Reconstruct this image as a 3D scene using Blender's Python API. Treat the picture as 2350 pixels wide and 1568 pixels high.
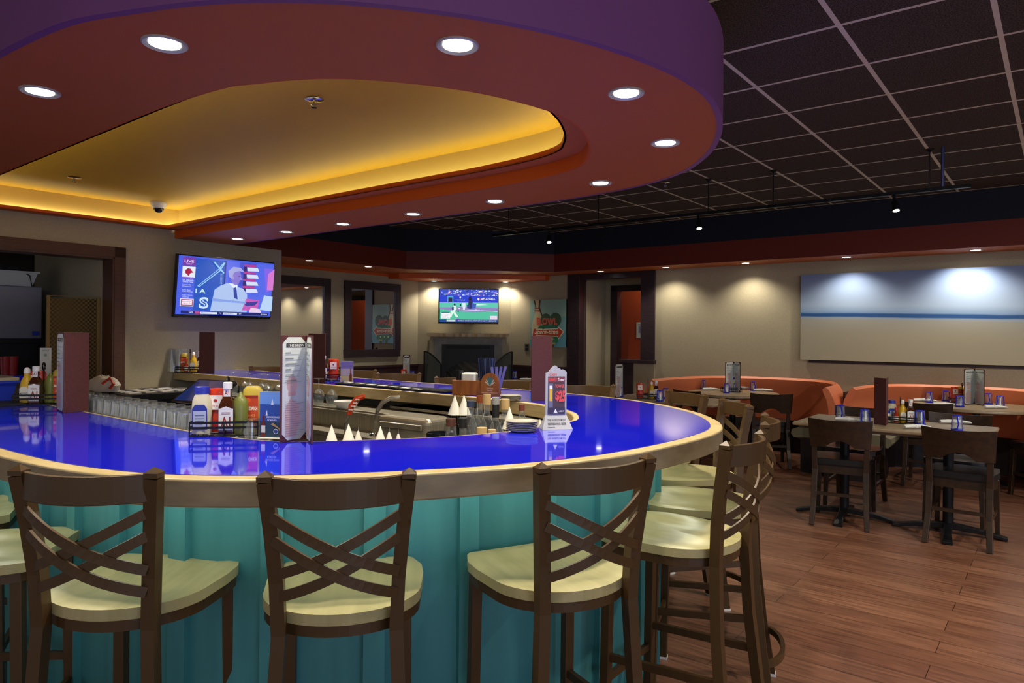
import bpy, bmesh, math, random
from mathutils import Vector, Matrix
random.seed(7)
PI = math.pi
C = bpy.context.scene.collection
for o in list(bpy.data.objects): bpy.data.objects.remove(o)
# ---------------------------------------------------------------- camera
EYE = 1.45
FPX = 1600.0
ROLL = 0.0086
cam_d = bpy.data.cameras.new('camera'); cam = bpy.data.objects.new('camera', cam_d); C.objects.link(cam)
cam.location = (0, 0, EYE)
cam.rotation_euler = (Matrix.Rotation(PI/2, 4, 'X') @ Matrix.Rotation(ROLL, 4, 'Z')).to_euler()
cam_d.sensor_width = 36.0; cam_d.sensor_fit = 'HORIZONTAL'
cam_d.lens = 36.0*FPX/2350
cam_d.shift_y = -(784-765)/2350
cam_d.clip_start = 0.05
bpy.context.scene.camera = cam
# ---------------------------------------------------------------- world, big lights, exposure
SC = bpy.context.scene
SC.view_settings.view_transform = 'Standard'; SC.view_settings.look = 'None'
SC.view_settings.exposure = 0.75; SC.view_settings.gamma = 1.0; SC.view_settings.use_curve_mapping = False
w = bpy.data.worlds.new('world'); SC.world = w; w.use_nodes = True
w.node_tree.nodes['Background'].inputs[0].default_value = (0.80, 0.76, 0.78, 1)
w.node_tree.nodes['Background'].inputs[1].default_value = 0.42
def area(name, loc, target, sx, sy, power, col):
    l = bpy.data.lights.new(name, 'AREA'); l.shape = 'RECTANGLE'; l.size = sx; l.size_y = sy; l.energy = power; l.color = col
    o = bpy.data.objects.new(name, l); C.objects.link(o); o.location = loc
    o.rotation_euler = (Vector(target)-Vector(loc)).to_track_quat('-Z', 'Y').to_euler()
    return o
area('assumed_daylight_fill', (3.5, -4.5, 2.0), (1.0, 3.5, 1.3), 4.0, 1.8, 65, (0.62, 0.72, 1.0))  # unseen bluish fill behind the camera; daylight is assumed, no window is built
for _x, _y, _p in ((3.4, 1.6, 150), (5.2, 2.7, 170), (3.0, 2.8, 90), (1.5, .9, 22), (-.7, .75, 13), (4.2, -1.2, 70)):  # out-of-view spots without fixtures, added to fill the floor, stools and booths
    _l = bpy.data.lights.new('ceiling_fill_spot', 'SPOT'); _l.energy = _p; _l.spot_size = 2.3; _l.spot_blend = .8; _l.color = (1, .9, .74); _l.shadow_soft_size = .06
    _o = bpy.data.objects.new('ceiling_fill_spot', _l); C.objects.link(_o); _o.location = (_x, _y, 2.92)
    if _y > 2: _o.rotation_euler = (.45, 0, 0)
area('room_fill', (-1.5, -4.0, 1.5), (0.0, 4.0, 1.9), 6.0, 2.4, 12, (1.0, 0.86, 0.68))  # broad warm fill behind the camera, added to lift the canopy underside
# ---------------------------------------------------------------- frames and helpers
E1 = (0.6204, 0.7843); E2 = (-0.7843, 0.6204)          # room axes: u along the long wall normal, v along the bar
RZ = math.atan2(E1[1], E1[0])
def W(u, v, z=0.0): return Vector((E1[0]*u+E2[0]*v, E1[1]*u+E2[1]*v, z))
def spot(px, py, z):                                    # point of the horizontal level z seen at a photo pixel
    a = px-1175; b = py-765; c, s = math.cos(ROLL), math.sin(ROLL)
    x = (c*a+s*b)/FPX; y = (-s*a+c*b)/FPX; Y = (EYE-z)/y
    return Vector((x*Y, Y, z))
def srgb(h):
    h = h.lstrip('#'); r = [int(h[i:i+2], 16)/255 for i in (0, 2, 4)]
    return tuple((c/12.92 if c <= .04045 else ((c+.055)/1.055)**2.4) for c in r)
_mats = {}
def mat(name, col, rough=0.5, metal=0.0, spec=0.5, coat=0.0, trans=0.0, emit=None, es=0.0, alpha=1.0, ior=1.45):
    if name in _mats: return _mats[name]
    m = bpy.data.materials.new(name); m.use_nodes = True; b = m.node_tree.nodes['Principled BSDF']
    c = srgb(col) if isinstance(col, str) else col
    b.inputs['Base Color'].default_value = (*c, 1); b.inputs['Roughness'].default_value = rough
    b.inputs['Metallic'].default_value = metal; b.inputs['Specular IOR Level'].default_value = spec
    b.inputs['Coat Weight'].default_value = coat; b.inputs['Coat Roughness'].default_value = 0.03
    b.inputs['Transmission Weight'].default_value = trans; b.inputs['IOR'].default_value = ior
    b.inputs['Alpha'].default_value = alpha
    if emit:
        e = srgb(emit) if isinstance(emit, str) else emit
        b.inputs['Emission Color'].default_value = (*e, 1); b.inputs['Emission Strength'].default_value = es
    _mats[name] = m; return m
def nodes(m): return m.node_tree.nodes, m.node_tree.links, m.node_tree.nodes['Principled BSDF']
def noisy(name, c1, c2, scale=(1, 1, 1), nscale=5.0, rough=0.5, detail=4, bump=0.0, lo=.35, hi=.65, **k):
    if name in _mats: return _mats[name]
    m = mat(name, c1, rough, **k); N, L, b = nodes(m)
    tc = N.new('ShaderNodeTexCoord'); mp = N.new('ShaderNodeMapping'); mp.inputs['Scale'].default_value = scale
    L.new(tc.outputs['Object'], mp.inputs['Vector'])
    n = N.new('ShaderNodeTexNoise'); n.inputs['Scale'].default_value = nscale; n.inputs['Detail'].default_value = detail
    L.new(mp.outputs[0], n.inputs['Vector'])
    r = N.new('ShaderNodeValToRGB'); r.color_ramp.elements[0].position = lo; r.color_ramp.elements[1].position = hi
    r.color_ramp.elements[0].color = (*srgb(c1), 1); r.color_ramp.elements[1].color = (*srgb(c2), 1)
    L.new(n.outputs['Fac'], r.inputs[0]); L.new(r.outputs[0], b.inputs['Base Color'])
    if bump:
        bp = N.new('ShaderNodeBump'); bp.inputs['Strength'].default_value = bump; bp.inputs['Distance'].default_value = .01
        L.new(n.outputs['Fac'], bp.inputs['Height']); L.new(bp.outputs[0], b.inputs['Normal'])
    return m
def colmat(name, emission=0.0, rough=0.5, coat=0.0):
    if name in _mats: return _mats[name]
    m = mat(name, (0.5, 0.5, 0.5), rough, coat=coat); N, L, b = nodes(m)
    a = N.new('ShaderNodeAttribute'); a.attribute_name = 'Col'
    if emission:
        b.inputs['Base Color'].default_value = (0.01, 0.01, 0.01, 1)
        L.new(a.outputs['Color'], b.inputs['Emission Color']); b.inputs['Emission Strength'].default_value = emission
        b.inputs['Roughness'].default_value = .3
    else: L.new(a.outputs['Color'], b.inputs['Base Color'])
    return m
class G:
    """collects geometry for one mesh"""
    def __init__(s): s.v = []; s.f = []; s.m = []; s.sm = []
    def add(s, vs, fs, m=0, smooth=False, M=None):
        n = len(s.v)
        for p in vs:
            p = Vector(p)
            if M is not None: p = M @ p
            s.v.append(p)
        for f in fs: s.f.append([n+i for i in f]); s.m.append(m); s.sm.append(smooth)
        return s
    def box(s, x0, x1, y0, y1, z0, z1, m=0, M=None):
        vs = [(x0,y0,z0),(x1,y0,z0),(x1,y1,z0),(x0,y1,z0),(x0,y0,z1),(x1,y0,z1),(x1,y1,z1),(x0,y1,z1)]
        return s.add(vs, [(3,2,1,0),(4,5,6,7),(0,1,5,4),(1,2,6,5),(2,3,7,6),(3,0,4,7)], m, False, M)
    def prism(s, pts, z0, z1, m=0, M=None, smooth=False):
        n = len(pts); vs = [(x, y, z0) for x, y in pts]+[(x, y, z1) for x, y in pts]
        s.add(vs, [tuple(range(n-1, -1, -1)), tuple(range(n, 2*n))], m, False, M)
        s.add(vs, [(i, (i+1) % n, n+(i+1) % n, n+i) for i in range(n)], m, smooth, M); return s
    def lathe(s, prof, seg=24, m=0, M=None, smooth=True):
        k = len(prof); vs = []
        for i in range(seg):
            a = 2*PI*i/seg
            for r, z in prof: vs.append((r*math.cos(a), r*math.sin(a), z))
        fs = []
        for i in range(seg):
            j = (i+1) % seg
            for q in range(k-1):
                fs.append((i*k+q, j*k+q, j*k+q+1, i*k+q+1))
        s.add(vs, fs, m, smooth, M)
        if prof[0][0] > 1e-5: s.add([(prof[0][0]*math.cos(2*PI*i/seg), prof[0][0]*math.sin(2*PI*i/seg), prof[0][1]) for i in range(seg)], [tuple(range(seg-1, -1, -1))], m, False, M)
        if prof[-1][0] > 1e-5: s.add([(prof[-1][0]*math.cos(2*PI*i/seg), prof[-1][0]*math.sin(2*PI*i/seg), prof[-1][1]) for i in range(seg)], [tuple(range(seg))], m, False, M)
        return s
    def tube(s, path, rx, ry=None, seg=8, m=0, M=None, up=(0, 0, 1), square=False, closed=False):
        """sweep an ellipse (or rectangle) along a path; rx sideways, ry along up; scalars or lists"""
        P = [Vector(p) for p in path]; n = len(P); ry = rx if ry is None else ry
        if square: sec = [(-1, -1), (1, -1), (1, 1), (-1, 1)]
        else: sec = [(math.cos(2*PI*i/seg), math.sin(2*PI*i/seg)) for i in range(seg)]
        k = len(sec); vs = []
        for i in range(n):
            if closed: t = P[(i+1) % n]-P[i-1]
            else: t = P[min(i+1, n-1)]-P[max(i-1, 0)]
            t.normalize(); u = Vector(up)
            if abs(t.dot(u)) > .97: u = Vector((0, 1, 0)) if abs(t.y) < .9 else Vector((1, 0, 0))
            sd = t.cross(u).normalized(); u2 = sd.cross(t).normalized()
            a = rx[i] if isinstance(rx, (list, tuple)) else rx; b = ry[i] if isinstance(ry, (list, tuple)) else ry
            for x, y in sec: vs.append(P[i]+sd*a*x+u2*b*y)
        fs = []
        for i in range(n if closed else n-1):
            j = (i+1) % n
            for q in range(k): fs.append((i*k+q, i*k+(q+1) % k, j*k+(q+1) % k, j*k+q))
        s.add(vs, fs, m, not square, M)
        if not closed: s.add(vs[:k]+vs[-k:], [tuple(range(k-1, -1, -1)), tuple(range(k, 2*k))], m, False, M)
        return s
    def band(s, A, B, z0, z1, m=0, mtop=None, mA=None, mB=None, close=True, smooth=False):
        """solid between two open 2-D polylines A and B of equal length"""
        n = len(A); vs = [(x, y, z0) for x, y in A]+[(x, y, z0) for x, y in B]+[(x, y, z1) for x, y in A]+[(x, y, z1) for x, y in B]
        mt = m if mtop is None else mtop; ma = m if mA is None else mA; mb = m if mB is None else mB
        for i in range(n-1):
            s.add([], [], 0)
        base = len(s.v); s.v += [Vector(p) for p in vs]
        def F(f, mm, sm=False): s.f.append([base+i for i in f]); s.m.append(mm); s.sm.append(sm)
        for i in range(n-1):
            F((i, i+1, n+i+1, n+i), m); F((2*n+i, 3*n+i, 3*n+i+1, 2*n+i+1), mt)
            F((i, 2*n+i, 2*n+i+1, i+1), ma, smooth); F((n+i, n+i+1, 3*n+i+1, 3*n+i), mb, smooth)
        if close: F((0, n, 3*n, 2*n), m); F((n-1, 3*n-1, 4*n-1, 2*n-1), m)
        return s
def obj(name, g, mats, parent=None, loc=(0, 0, 0), rz=0.0, bevel=0.0, seg=2):
    me = bpy.data.meshes.new(name); me.from_pydata([tuple(p) for p in g.v], [], g.f); me.update()
    if not isinstance(mats, (list, tuple)): mats = [mats]
    for m in mats: me.materials.append(m)
    me.polygons.foreach_set('material_index', g.m); me.polygons.foreach_set('use_smooth', g.sm)
    b = bmesh.new(); b.from_mesh(me); bmesh.ops.remove_doubles(b, verts=b.verts, dist=1e-5)
    bmesh.ops.recalc_face_normals(b, faces=b.faces); b.to_mesh(me); b.free()
    o = bpy.data.objects.new(name, me); C.objects.link(o); o.location = loc; o.rotation_euler = (0, 0, rz)
    if parent: o.parent = parent
    if any(g.sm):
        try: me.set_sharp_from_angle(angle=math.radians(40))
        except Exception: pass
    if bevel:
        md = o.modifiers.new('bevel', 'BEVEL'); md.width = bevel; md.segments = seg; md.limit_method = 'ANGLE'; md.angle_limit = math.radians(40)
    return o
def tag(o, label, cat, group=None):
    o['label'] = label; o['category'] = cat
    if group: o['group'] = group
    return o
def thing(name, label, cat, loc=(0, 0, 0), rz=0.0, group=None):
    o = bpy.data.objects.new(name, None); C.objects.link(o); o.location = loc; o.rotation_euler = (0, 0, rz)
    o.empty_display_size = .1
    return tag(o, label, cat, group)
def struct(o): o['kind'] = 'structure'; return o
KIDS = {}
def kids(o):
    return [c for c in bpy.data.objects if c.parent == o]
def dup(root, loc, rz=0.0, label=None, group=None):
    r = root.copy(); C.objects.link(r); r.location = loc; r.rotation_euler = (0, 0, rz)
    if label: r['label'] = label
    if group: r['group'] = group
    if root.name not in KIDS: KIDS[root.name] = [(c, kids(c)) for c in kids(root)]
    for ch, gs in KIDS[root.name]:
        c = ch.copy(); C.objects.link(c); c.parent = r
        for g in gs:
            d = g.copy(); C.objects.link(d); d.parent = c
    return r
class Proto:
    """first placement uses the original, the next ones copy it"""
    def __init__(s, root): s.r = root; s.used = False
    def put(s, loc, rz, label, group=None):
        if not s.used:
            s.used = True; s.r.location = loc; s.r.rotation_euler = (0, 0, rz); s.r['label'] = label
            if group: s.r['group'] = group
            return s.r
        return dup(s.r, loc, rz, label, group)
# flat pictures: coloured shapes and lettering in thin layers on one mesh (x right, y up, z out)
_txt = {}
def text_mesh(s, shear=0.0, bold=0.0):
    k = (s, shear, bold)
    if k in _txt: return _txt[k]
    cu = bpy.data.curves.new('t', 'FONT'); cu.body = s; cu.size = 1.0; cu.align_x = 'CENTER'; cu.shear = shear; cu.offset = bold
    cu.resolution_u = 3
    ob = bpy.data.objects.new('t', cu); C.objects.link(ob); bpy.context.view_layer.update()
    me = bpy.data.meshes.new_from_object(ob.evaluated_get(bpy.context.evaluated_depsgraph_get()))
    vs = [v.co.copy() for v in me.vertices]; fs = [tuple(p.vertices) for p in me.polygons]
    bpy.data.objects.remove(ob); bpy.data.curves.remove(cu); bpy.data.meshes.remove(me)
    if vs:
        x0 = min(v.x for v in vs); x1 = max(v.x for v in vs); y0 = min(v.y for v in vs); y1 = max(v.y for v in vs)
    else: x0 = y0 = 0; x1 = y1 = 1
    _txt[k] = (vs, fs, x0, x1, y0, y1); return _txt[k]
def art(name, items, material, parent=None, loc=(0, 0, 0), M=None, step=.0004):
    """items: ('r',x0,y0,x1,y1,col) ('p',pts,col) ('c',x,y,rx,ry,col) ('t',text,cx,cy,w,h,col[,shear,bold])"""
    V = []; F = []; CO = []
    for li, it in enumerate(items):
        z = step*(li+1); k = it[0]; n = len(V)
        if k == 'r': pts = [(it[1], it[2]), (it[3], it[2]), (it[3], it[4]), (it[1], it[4])]; col = it[5]
        elif k == 'p': pts = it[1]; col = it[2]
        elif k == 'c': pts = [(it[1]+it[3]*math.cos(2*PI*i/20), it[2]+it[4]*math.sin(2*PI*i/20)) for i in range(20)]; col = it[5]
        if k == 't':
            sh = it[7] if len(it) > 7 else 0; bo = it[8] if len(it) > 8 else 0
            vs, fs, x0, x1, y0, y1 = text_mesh(it[1], sh, bo); sx = it[4]/(x1-x0); sy = it[5]/(y1-y0)
            for v in vs: V.append(Vector((it[2]+(v.x-(x0+x1)/2)*sx, it[3]+(v.y-(y0+y1)/2)*sy, z)))
            for f in fs: F.append([n+i for i in f]); CO.append(it[6])
        else:
            a = sum(pts[i][0]*pts[(i+1) % len(pts)][1]-pts[(i+1) % len(pts)][0]*pts[i][1] for i in range(len(pts)))
            if a < 0: pts = pts[::-1]
            for p in pts: V.append(Vector((p[0], p[1], z)))
            F.append(list(range(n, n+len(pts)))); CO.append(col)
    if M is not None: V = [M @ v for v in V]
    me = bpy.data.meshes.new(name); me.from_pydata([tuple(v) for v in V], [], F); me.update()
    at = me.color_attributes.new('Col', 'FLOAT_COLOR', 'CORNER')
    for p, col in zip(me.polygons, CO):
        c = srgb(col)
        for li in p.loop_indices: at.data[li].color = (*c, 1)
    me.materials.append(material)
    o = bpy.data.objects.new(name, me); C.objects.link(o); o.location = loc
    if parent: o.parent = parent
    return o
UP = Matrix(((1, 0, 0, 0), (0, 0, -1, 0), (0, 1, 0, 0), (0, 0, 0, 1)))   # picture plane stands up, facing -y
# ---------------------------------------------------------------- materials
WALL = noisy('tan_wall_paint', '#a0977f', '#a69d86', nscale=60, rough=.75, bump=.02)
WOODFLR = mat('plank_floor', '#6b4634', .3, spec=.45)
N, L, b = nodes(WOODFLR)
tc = N.new('ShaderNodeTexCoord')
br = N.new('ShaderNodeTexBrick'); br.inputs['Scale'].default_value = 1; br.inputs['Brick Width'].default_value = 1.22; br.inputs['Row Height'].default_value = .155
br.inputs['Mortar Size'].default_value = .0016; br.offset = .37
br.inputs['Color1'].default_value = (*srgb('#6e4a3a'), 1); br.inputs['Color2'].default_value = (*srgb('#86604c'), 1); br.inputs['Mortar'].default_value = (*srgb('#2a1810'), 1)
mp = N.new('ShaderNodeMapping'); mp.inputs['Rotation'].default_value = (0, 0, PI/2); L.new(tc.outputs['Object'], mp.inputs['Vector']); L.new(mp.outputs[0], br.inputs['Vector'])
ns = N.new('ShaderNodeTexNoise'); ns.inputs['Scale'].default_value = 3.5; ns.inputs['Detail'].default_value = 8
mp2 = N.new('ShaderNodeMapping'); mp2.inputs['Scale'].default_value = (14, 1.2, 1); L.new(tc.outputs['Object'], mp2.inputs['Vector']); L.new(mp2.outputs[0], ns.inputs['Vector'])
rp = N.new('ShaderNodeValToRGB'); rp.color_ramp.elements[0].position = .3; rp.color_ramp.elements[1].position = .72
rp.color_ramp.elements[0].color = (.55, .5, .48, 1); rp.color_ramp.elements[1].color = (1.25, 1.2, 1.15, 1)
L.new(ns.outputs['Fac'], rp.inputs[0]); mx = N.new('ShaderNodeMixRGB'); mx.blend_type = 'MULTIPLY'; mx.inputs[0].default_value = 1
L.new(br.outputs['Color'], mx.inputs[1]); L.new(rp.outputs[0], mx.inputs[2]); L.new(mx.outputs[0], b.inputs['Base Color'])
rr = N.new('ShaderNodeMapRange'); rr.inputs['To Min'].default_value = .24; rr.inputs['To Max'].default_value = .42; L.new(ns.outputs['Fac'], rr.inputs['Value']); L.new(rr.outputs[0], b.inputs['Roughness']); b.inputs['Coat Weight'].default_value = .25; b.inputs['Coat Roughness'].default_value = .25
TILE = mat('ceiling_tile', '#2b2829', .9, spec=.1)
N, L, b = nodes(TILE)
tc = N.new('ShaderNodeTexCoord'); sp = N.new('ShaderNodeSeparateXYZ'); L.new(tc.outputs['Object'], sp.inputs[0])
def gridline(out, off):
    a = N.new('ShaderNodeMath'); a.operation = 'SUBTRACT'; a.inputs[1].default_value = off-.012; L.new(out, a.inputs[0])
    d = N.new('ShaderNodeMath'); d.operation = 'DIVIDE'; d.inputs[1].default_value = .6096; L.new(a.outputs[0], d.inputs[0])
    f = N.new('ShaderNodeMath'); f.operation = 'FLOORED_MODULO'; f.inputs[1].default_value = 1.0; L.new(d.outputs[0], f.inputs[0])
    l = N.new('ShaderNodeMath'); l.operation = 'LESS_THAN'; l.inputs[1].default_value = .04; L.new(f.outputs[0], l.inputs[0]); return l
g1 = gridline(sp.outputs['X'], 3.63); g2 = gridline(sp.outputs['Y'], .865)
mm = N.new('ShaderNodeMath'); mm.operation = 'MAXIMUM'; L.new(g1.outputs[0], mm.inputs[0]); L.new(g2.outputs[0], mm.inputs[1])
nz = N.new('ShaderNodeTexNoise'); nz.inputs['Scale'].default_value = 140; L.new(tc.outputs['Object'], nz.inputs['Vector'])
rp = N.new('ShaderNodeValToRGB'); rp.color_ramp.elements[0].color = (*srgb('#3c3838'), 1); rp.color_ramp.elements[1].color = (*srgb('#5c5655'), 1)
rp.color_ramp.elements[0].position = .4; rp.color_ramp.elements[1].position = .6; L.new(nz.outputs['Fac'], rp.inputs[0])
mx = N.new('ShaderNodeMixRGB'); L.new(mm.outputs[0], mx.inputs[0]); L.new(rp.outputs[0], mx.inputs[1]); mx.inputs[2].default_value = (*srgb('#dcded8'), 1)
L.new(mx.outputs[0], b.inputs['Base Color'])
RED = mat('rust_red_paint', '#b8622f', .55)
DRED = mat('dark_red_paint', '#661d0e', .6)
ORANGE = mat('orange_paint', '#c8560f', .5)
PURPLE = mat('fascia_purple', '#7c4a80', .4)  # one even purple over the whole fascia
YELLOW = mat('yellow_paint', '#cfb562', .6)
NAVY = mat('navy_paint', '#0d1626', .8)
TRIM = noisy('dark_plum_wood', '#2b1f24', '#352830', (2, 2, 14), 6, .4)
BROWNTRIM = noisy('brown_casing', '#4a2f22', '#553728', (2, 2, 14), 6, .45)
MAPLE = noisy('maple', '#b5a070', '#c9b587', (1.5, 1.5, 9), 5, .35, detail=6)
MAPLEH = noisy('maple_edge', '#a68f68', '#bda37a', (3, 3, 12), 5, .4, detail=6)
BLUE = mat('blue_resin', (.008, .014, .72), .06, spec=.5, coat=.6)
TEAL = noisy('teal_board', '#3a7f84', '#438a8e', (5, 5, .5), 3, .5, detail=3)
BRONZE = mat('bronze_metal', '#4a351c', .4, .1)
SEAT = noisy('maple_seat', '#a69d6e', '#b7ac7d', (7, 1.0, 1), 4, .32, detail=6)
PLASTW = mat('white_plastic', '#dcdcd8', .4)
BLACK = mat('black_plastic', '#111214', .45)
BLACKM = mat('black_iron', '#15161a', .4, .4)
RUBBER = mat('black_rubber', '#18181a', .7)
STEEL = noisy('brushed_steel', '#8f8a7c', '#a8a294', (1, 30, 1), 6, .32, metal=.6)
CHROME = mat('chrome', '#c8c8c8', .12, 1.0)
def glassy(name, tint, gloss, body, dk=.035):
    m = bpy.data.materials.new(name); m.use_nodes = True; N = m.node_tree.nodes; L = m.node_tree.links; N.clear()
    out = N.new('ShaderNodeOutputMaterial'); tr = N.new('ShaderNodeBsdfTransparent'); tr.inputs[0].default_value = (*tint, 1)
    gl = N.new('ShaderNodeBsdfGlossy'); gl.inputs['Roughness'].default_value = .04; gl.inputs[0].default_value = (*gloss, 1)
    df = N.new('ShaderNodeBsdfDiffuse'); df.inputs[0].default_value = (*body, 1)
    lw = N.new('ShaderNodeLayerWeight'); lw.inputs[0].default_value = .42; a = N.new('ShaderNodeMixShader'); b_ = N.new('ShaderNodeMixShader'); b_.inputs[0].default_value = dk
    mr = N.new('ShaderNodeMapRange'); mr.inputs['To Min'].default_value = .05; mr.inputs['To Max'].default_value = .62; L.new(lw.outputs['Facing'], mr.inputs['Value']); L.new(mr.outputs[0], a.inputs[0])
    L.new(tr.outputs[0], a.inputs[1]); L.new(gl.outputs[0], a.inputs[2]); L.new(a.outputs[0], b_.inputs[1]); L.new(df.outputs[0], b_.inputs[2]); L.new(b_.outputs[0], out.inputs[0]); return m
GLASS = glassy('clear_glass', (.96, .98, .98), (.9, .93, .95), (.75, .78, .8))
BGLASS = glassy('blue_glass', (.1, .15, .9), (.35, .42, 1), (.03, .05, .9), .45)
BURG = noisy('burgundy_cover', '#4f2929', '#572d2d', nscale=90, rough=.55)
PAPER = mat('white_paper', '#d8dad6', .6)
MIRROR = mat('mirror_glass', (.8, .8, .8), .01, 1.0)
DWOOD = noisy('dark_walnut', '#22150b', '#322010', (10, 1, 10), 3, .38, detail=6)
PAD = mat('black_vinyl', '#16161a', .3)
TABLE = noisy('laminate_top', '#8c7a60', '#9a876c', (6, 1, 1), 4, .35, detail=6)
TEDGE = mat('table_edge', '#5f4d3e', .5)
ORVIN = mat('orange_vinyl', '#d87850', .38)
OLIVE = mat('olive_vinyl', '#6f6a55', .6)
SLATE = noisy('grey_stone', '#7a7c79', '#888a86', nscale=9, rough=.6)
CARD = colmat('printed_card', 0, .45)
SCREEN = colmat('screen_picture', .55)
DISC = mat('lamp_disc', '#ffffff', .5, emit=(1, .96, .86), es=6)
RINGM = mat('lamp_trim', '#b4b8b2', .35, .3)
STRIP = mat('led_strip', '#ffffff', .5, emit=(1, 1, .72), es=9)
# ---------------------------------------------------------------- room shell
CEIL = 2.958
g = G(); g.box(-6, 12, -8, 12, -.1, 0); struct(obj('floor', g, WOODFLR, rz=RZ))
g = G(); g.box(-6, 12, -8, 12, CEIL, CEIL+.1); struct(obj('ceiling', g, TILE, rz=RZ))
TVW = 6.45; MW = 8.38; PW = 9.07
# wall behind the bar with the service opening (u 1.35..2.59)
g = G(); g.box(2.59, 4.24, TVW, MW-.02, 0, 2.3); g.box(-1.0, 1.35, TVW, TVW+.2, 0, 2.3); g.box(1.35, 2.59, TVW, TVW+.2, 2.08, 2.3)
g.box(-1.0, 3.7, TVW+.001, TVW+.2, 2.3, 2.957)
struct(obj('wall_left', g, WALL, rz=RZ))
g = G(); g.box(2.59, 2.68, TVW-.025, TVW+.01, 0, 2.165); g.box(1.2, 2.68, TVW-.025, TVW+.01, 2.078, 2.166); g.box(2.575, 2.60, TVW-.02, TVW+.19, 0, 2.08); g.box(1.35, 2.60, TVW-.02, TVW+.19, 2.06, 2.082)
struct(obj('trim_1', g, BROWNTRIM, rz=RZ))
# service room beyond the opening
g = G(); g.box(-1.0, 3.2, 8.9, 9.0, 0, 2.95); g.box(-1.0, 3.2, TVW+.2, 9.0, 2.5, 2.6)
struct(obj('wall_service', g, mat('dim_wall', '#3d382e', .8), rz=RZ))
# mirror wall
g = G(); g.box(4.24, 8.09, MW, MW+.15, 0, 2.957); struct(obj('wall_mirror', g, WALL, rz=RZ))
A = (8.08, 8.38); B = (9.07, 7.2)
g = G(); g.prism([A, B, (B[0]+.1, B[1]+.1), (A[0]+.1, A[1]+.1)], 0, 2.957); struct(obj('wall_fireplace', g, WALL, rz=RZ))
# long wall with the cased opening (v 4.77..5.84)
g = G(); g.box(PW, PW+.15, 5.84, 7.22, 0, 2.957); g.box(PW, PW+.15, -8, 4.77, 0, 2.957); g.box(PW, PW+.15, 4.77, 5.84, 2.3, 2.957)
struct(obj('wall_right', g, WALL, rz=RZ))
g = G(); g.box(PW-.03, PW+.18, 5.84, 6.06, 0, 2.37); g.box(PW-.03, PW+.18, 4.57, 4.79, 1.08, 2.37); g.box(PW-.01, PW+.16, 4.79, 5.84, 2.28, 2.37)
struct(obj('trim_2', g, TRIM, rz=RZ, bevel=.004))
# pony wall inside the opening
g = G(); g.box(PW-.02, PW+.17, 4.57, 4.93, 0, 1.03); struct(obj('wall_half', g, WALL, rz=RZ))
g = G(); g.box(PW-.04, PW+.19, 4.90, 5.1, 0, 1.03); g.box(PW-.07, PW+.22, 4.55, 5.12, 1.03, 1.08); struct(obj('trim_3', g, TRIM, rz=RZ, bevel=.004))
# hall beyond
g = G(); g.box(PW+.15, 9.9, 5.85, 5.95, 0, 2.957); g.box(9.85, 9.95, 5.74, 5.95, 0, 2.9); g.box(9.85, 9.95, 3.5, 5.74, 2.23, 2.9)
struct(obj('wall_hall', g, WALL, rz=RZ))
g = G(); g.box(9.82, 9.96, 5.62, 5.74, 0, 2.23); g.box(9.82, 9.96, 4.2, 5.74, 2.14, 2.23); struct(obj('trim_4', g, TRIM, rz=RZ))
g = G(); g.box(10.4, 10.5, 3.6, 6.4, 0, 2.5); struct(obj('wall_hall_end', g, mat('hall_orange', '#a8441c', .6), rz=RZ))
_l = bpy.data.lights.new('hall_fill', 'POINT'); _l.energy = 9; _l.color = (1, .9, .75); _l.shadow_soft_size = .08; _o = bpy.data.objects.new('hall_fill', _l); C.objects.link(_o); _o.location = W(10.15, 4.9, 2.4)  # unseen point light added to brighten the orange hallway
# wainscot
g = G(); g.box(4.24, 8.1, MW-.02, MW+.01, 0, .9); g.box(4.24, 8.1, MW-.035, MW+.01, .9, .93); g.box(PW-.02, PW+.01, 6.06, 7.2, 0, .9); g.box(PW-.035, PW+.01, 6.06, 7.2, .9, .93)
def along(p, q, t, n=0.0):
    d = Vector((q[0]-p[0], q[1]-p[1])); L_ = d.length; d /= L_; nn = Vector((-d.y, d.x))
    if nn.dot(Vector((-1, -1))) < 0: nn = -nn
    return (p[0]+d.x*t+nn.x*n, p[1]+d.y*t+nn.y*n)
LD = math.hypot(B[0]-A[0], B[1]-A[1])
g.prism([along(A, B, 0), along(A, B, LD), along(A, B, LD, .02), along(A, B, 0, .02)], 0, .93)
struct(obj('trim_5', g, mat('plum_wainscot', '#3a2529', .5), rz=RZ))
# perimeter soffit: underside z 2.369, fascia to 2.634, navy bulkhead above
SZ = 2.369; FT = 2.634
inner = [(3.9, 7.51), (6.995, 7.51), (8.54, 5.97), (8.54, -8)]
outer = [(3.9, MW+.0), (8.08, MW), (PW, 7.2), (PW, -8)]
g = G(); g.band(inner, outer, SZ, FT, 0, mA=1, close=True); struct(obj('trim_6', g, [RED, DRED], rz=RZ))
g = G(); g.band([(a+.004 if i > 1 else a, b+.004 if i < 2 else b) for i, (a, b) in enumerate(inner)], outer, FT+.001, 2.9575); struct(obj('trim_7', g, NAVY, rz=RZ))
g = G(); g.box(4.24, 8.0, MW-.03, MW, 2.33, SZ+.001); struct(obj('trim_8', g, ORANGE, rz=RZ))
# lowered soffit over the fireplace
g = G(); g.prism([(7.42, 8.37), (8.07, 8.37), (9.06, 7.2), (9.06, 6.42), (8.95, 6.42), (7.42, 8.12)], 2.295, SZ-.001); struct(obj('trim_9', g, ORANGE, rz=RZ))
# baseboards
g = G(); g.box(PW-.015, PW, -8, 4.57, 0, .12); struct(obj('baseboard_right', g, TRIM, rz=RZ))
g = G(); g.box(2.68, 4.24, TVW-.015, TVW, 0, .12); struct(obj('baseboard_left', g, TRIM, rz=RZ))
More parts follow.
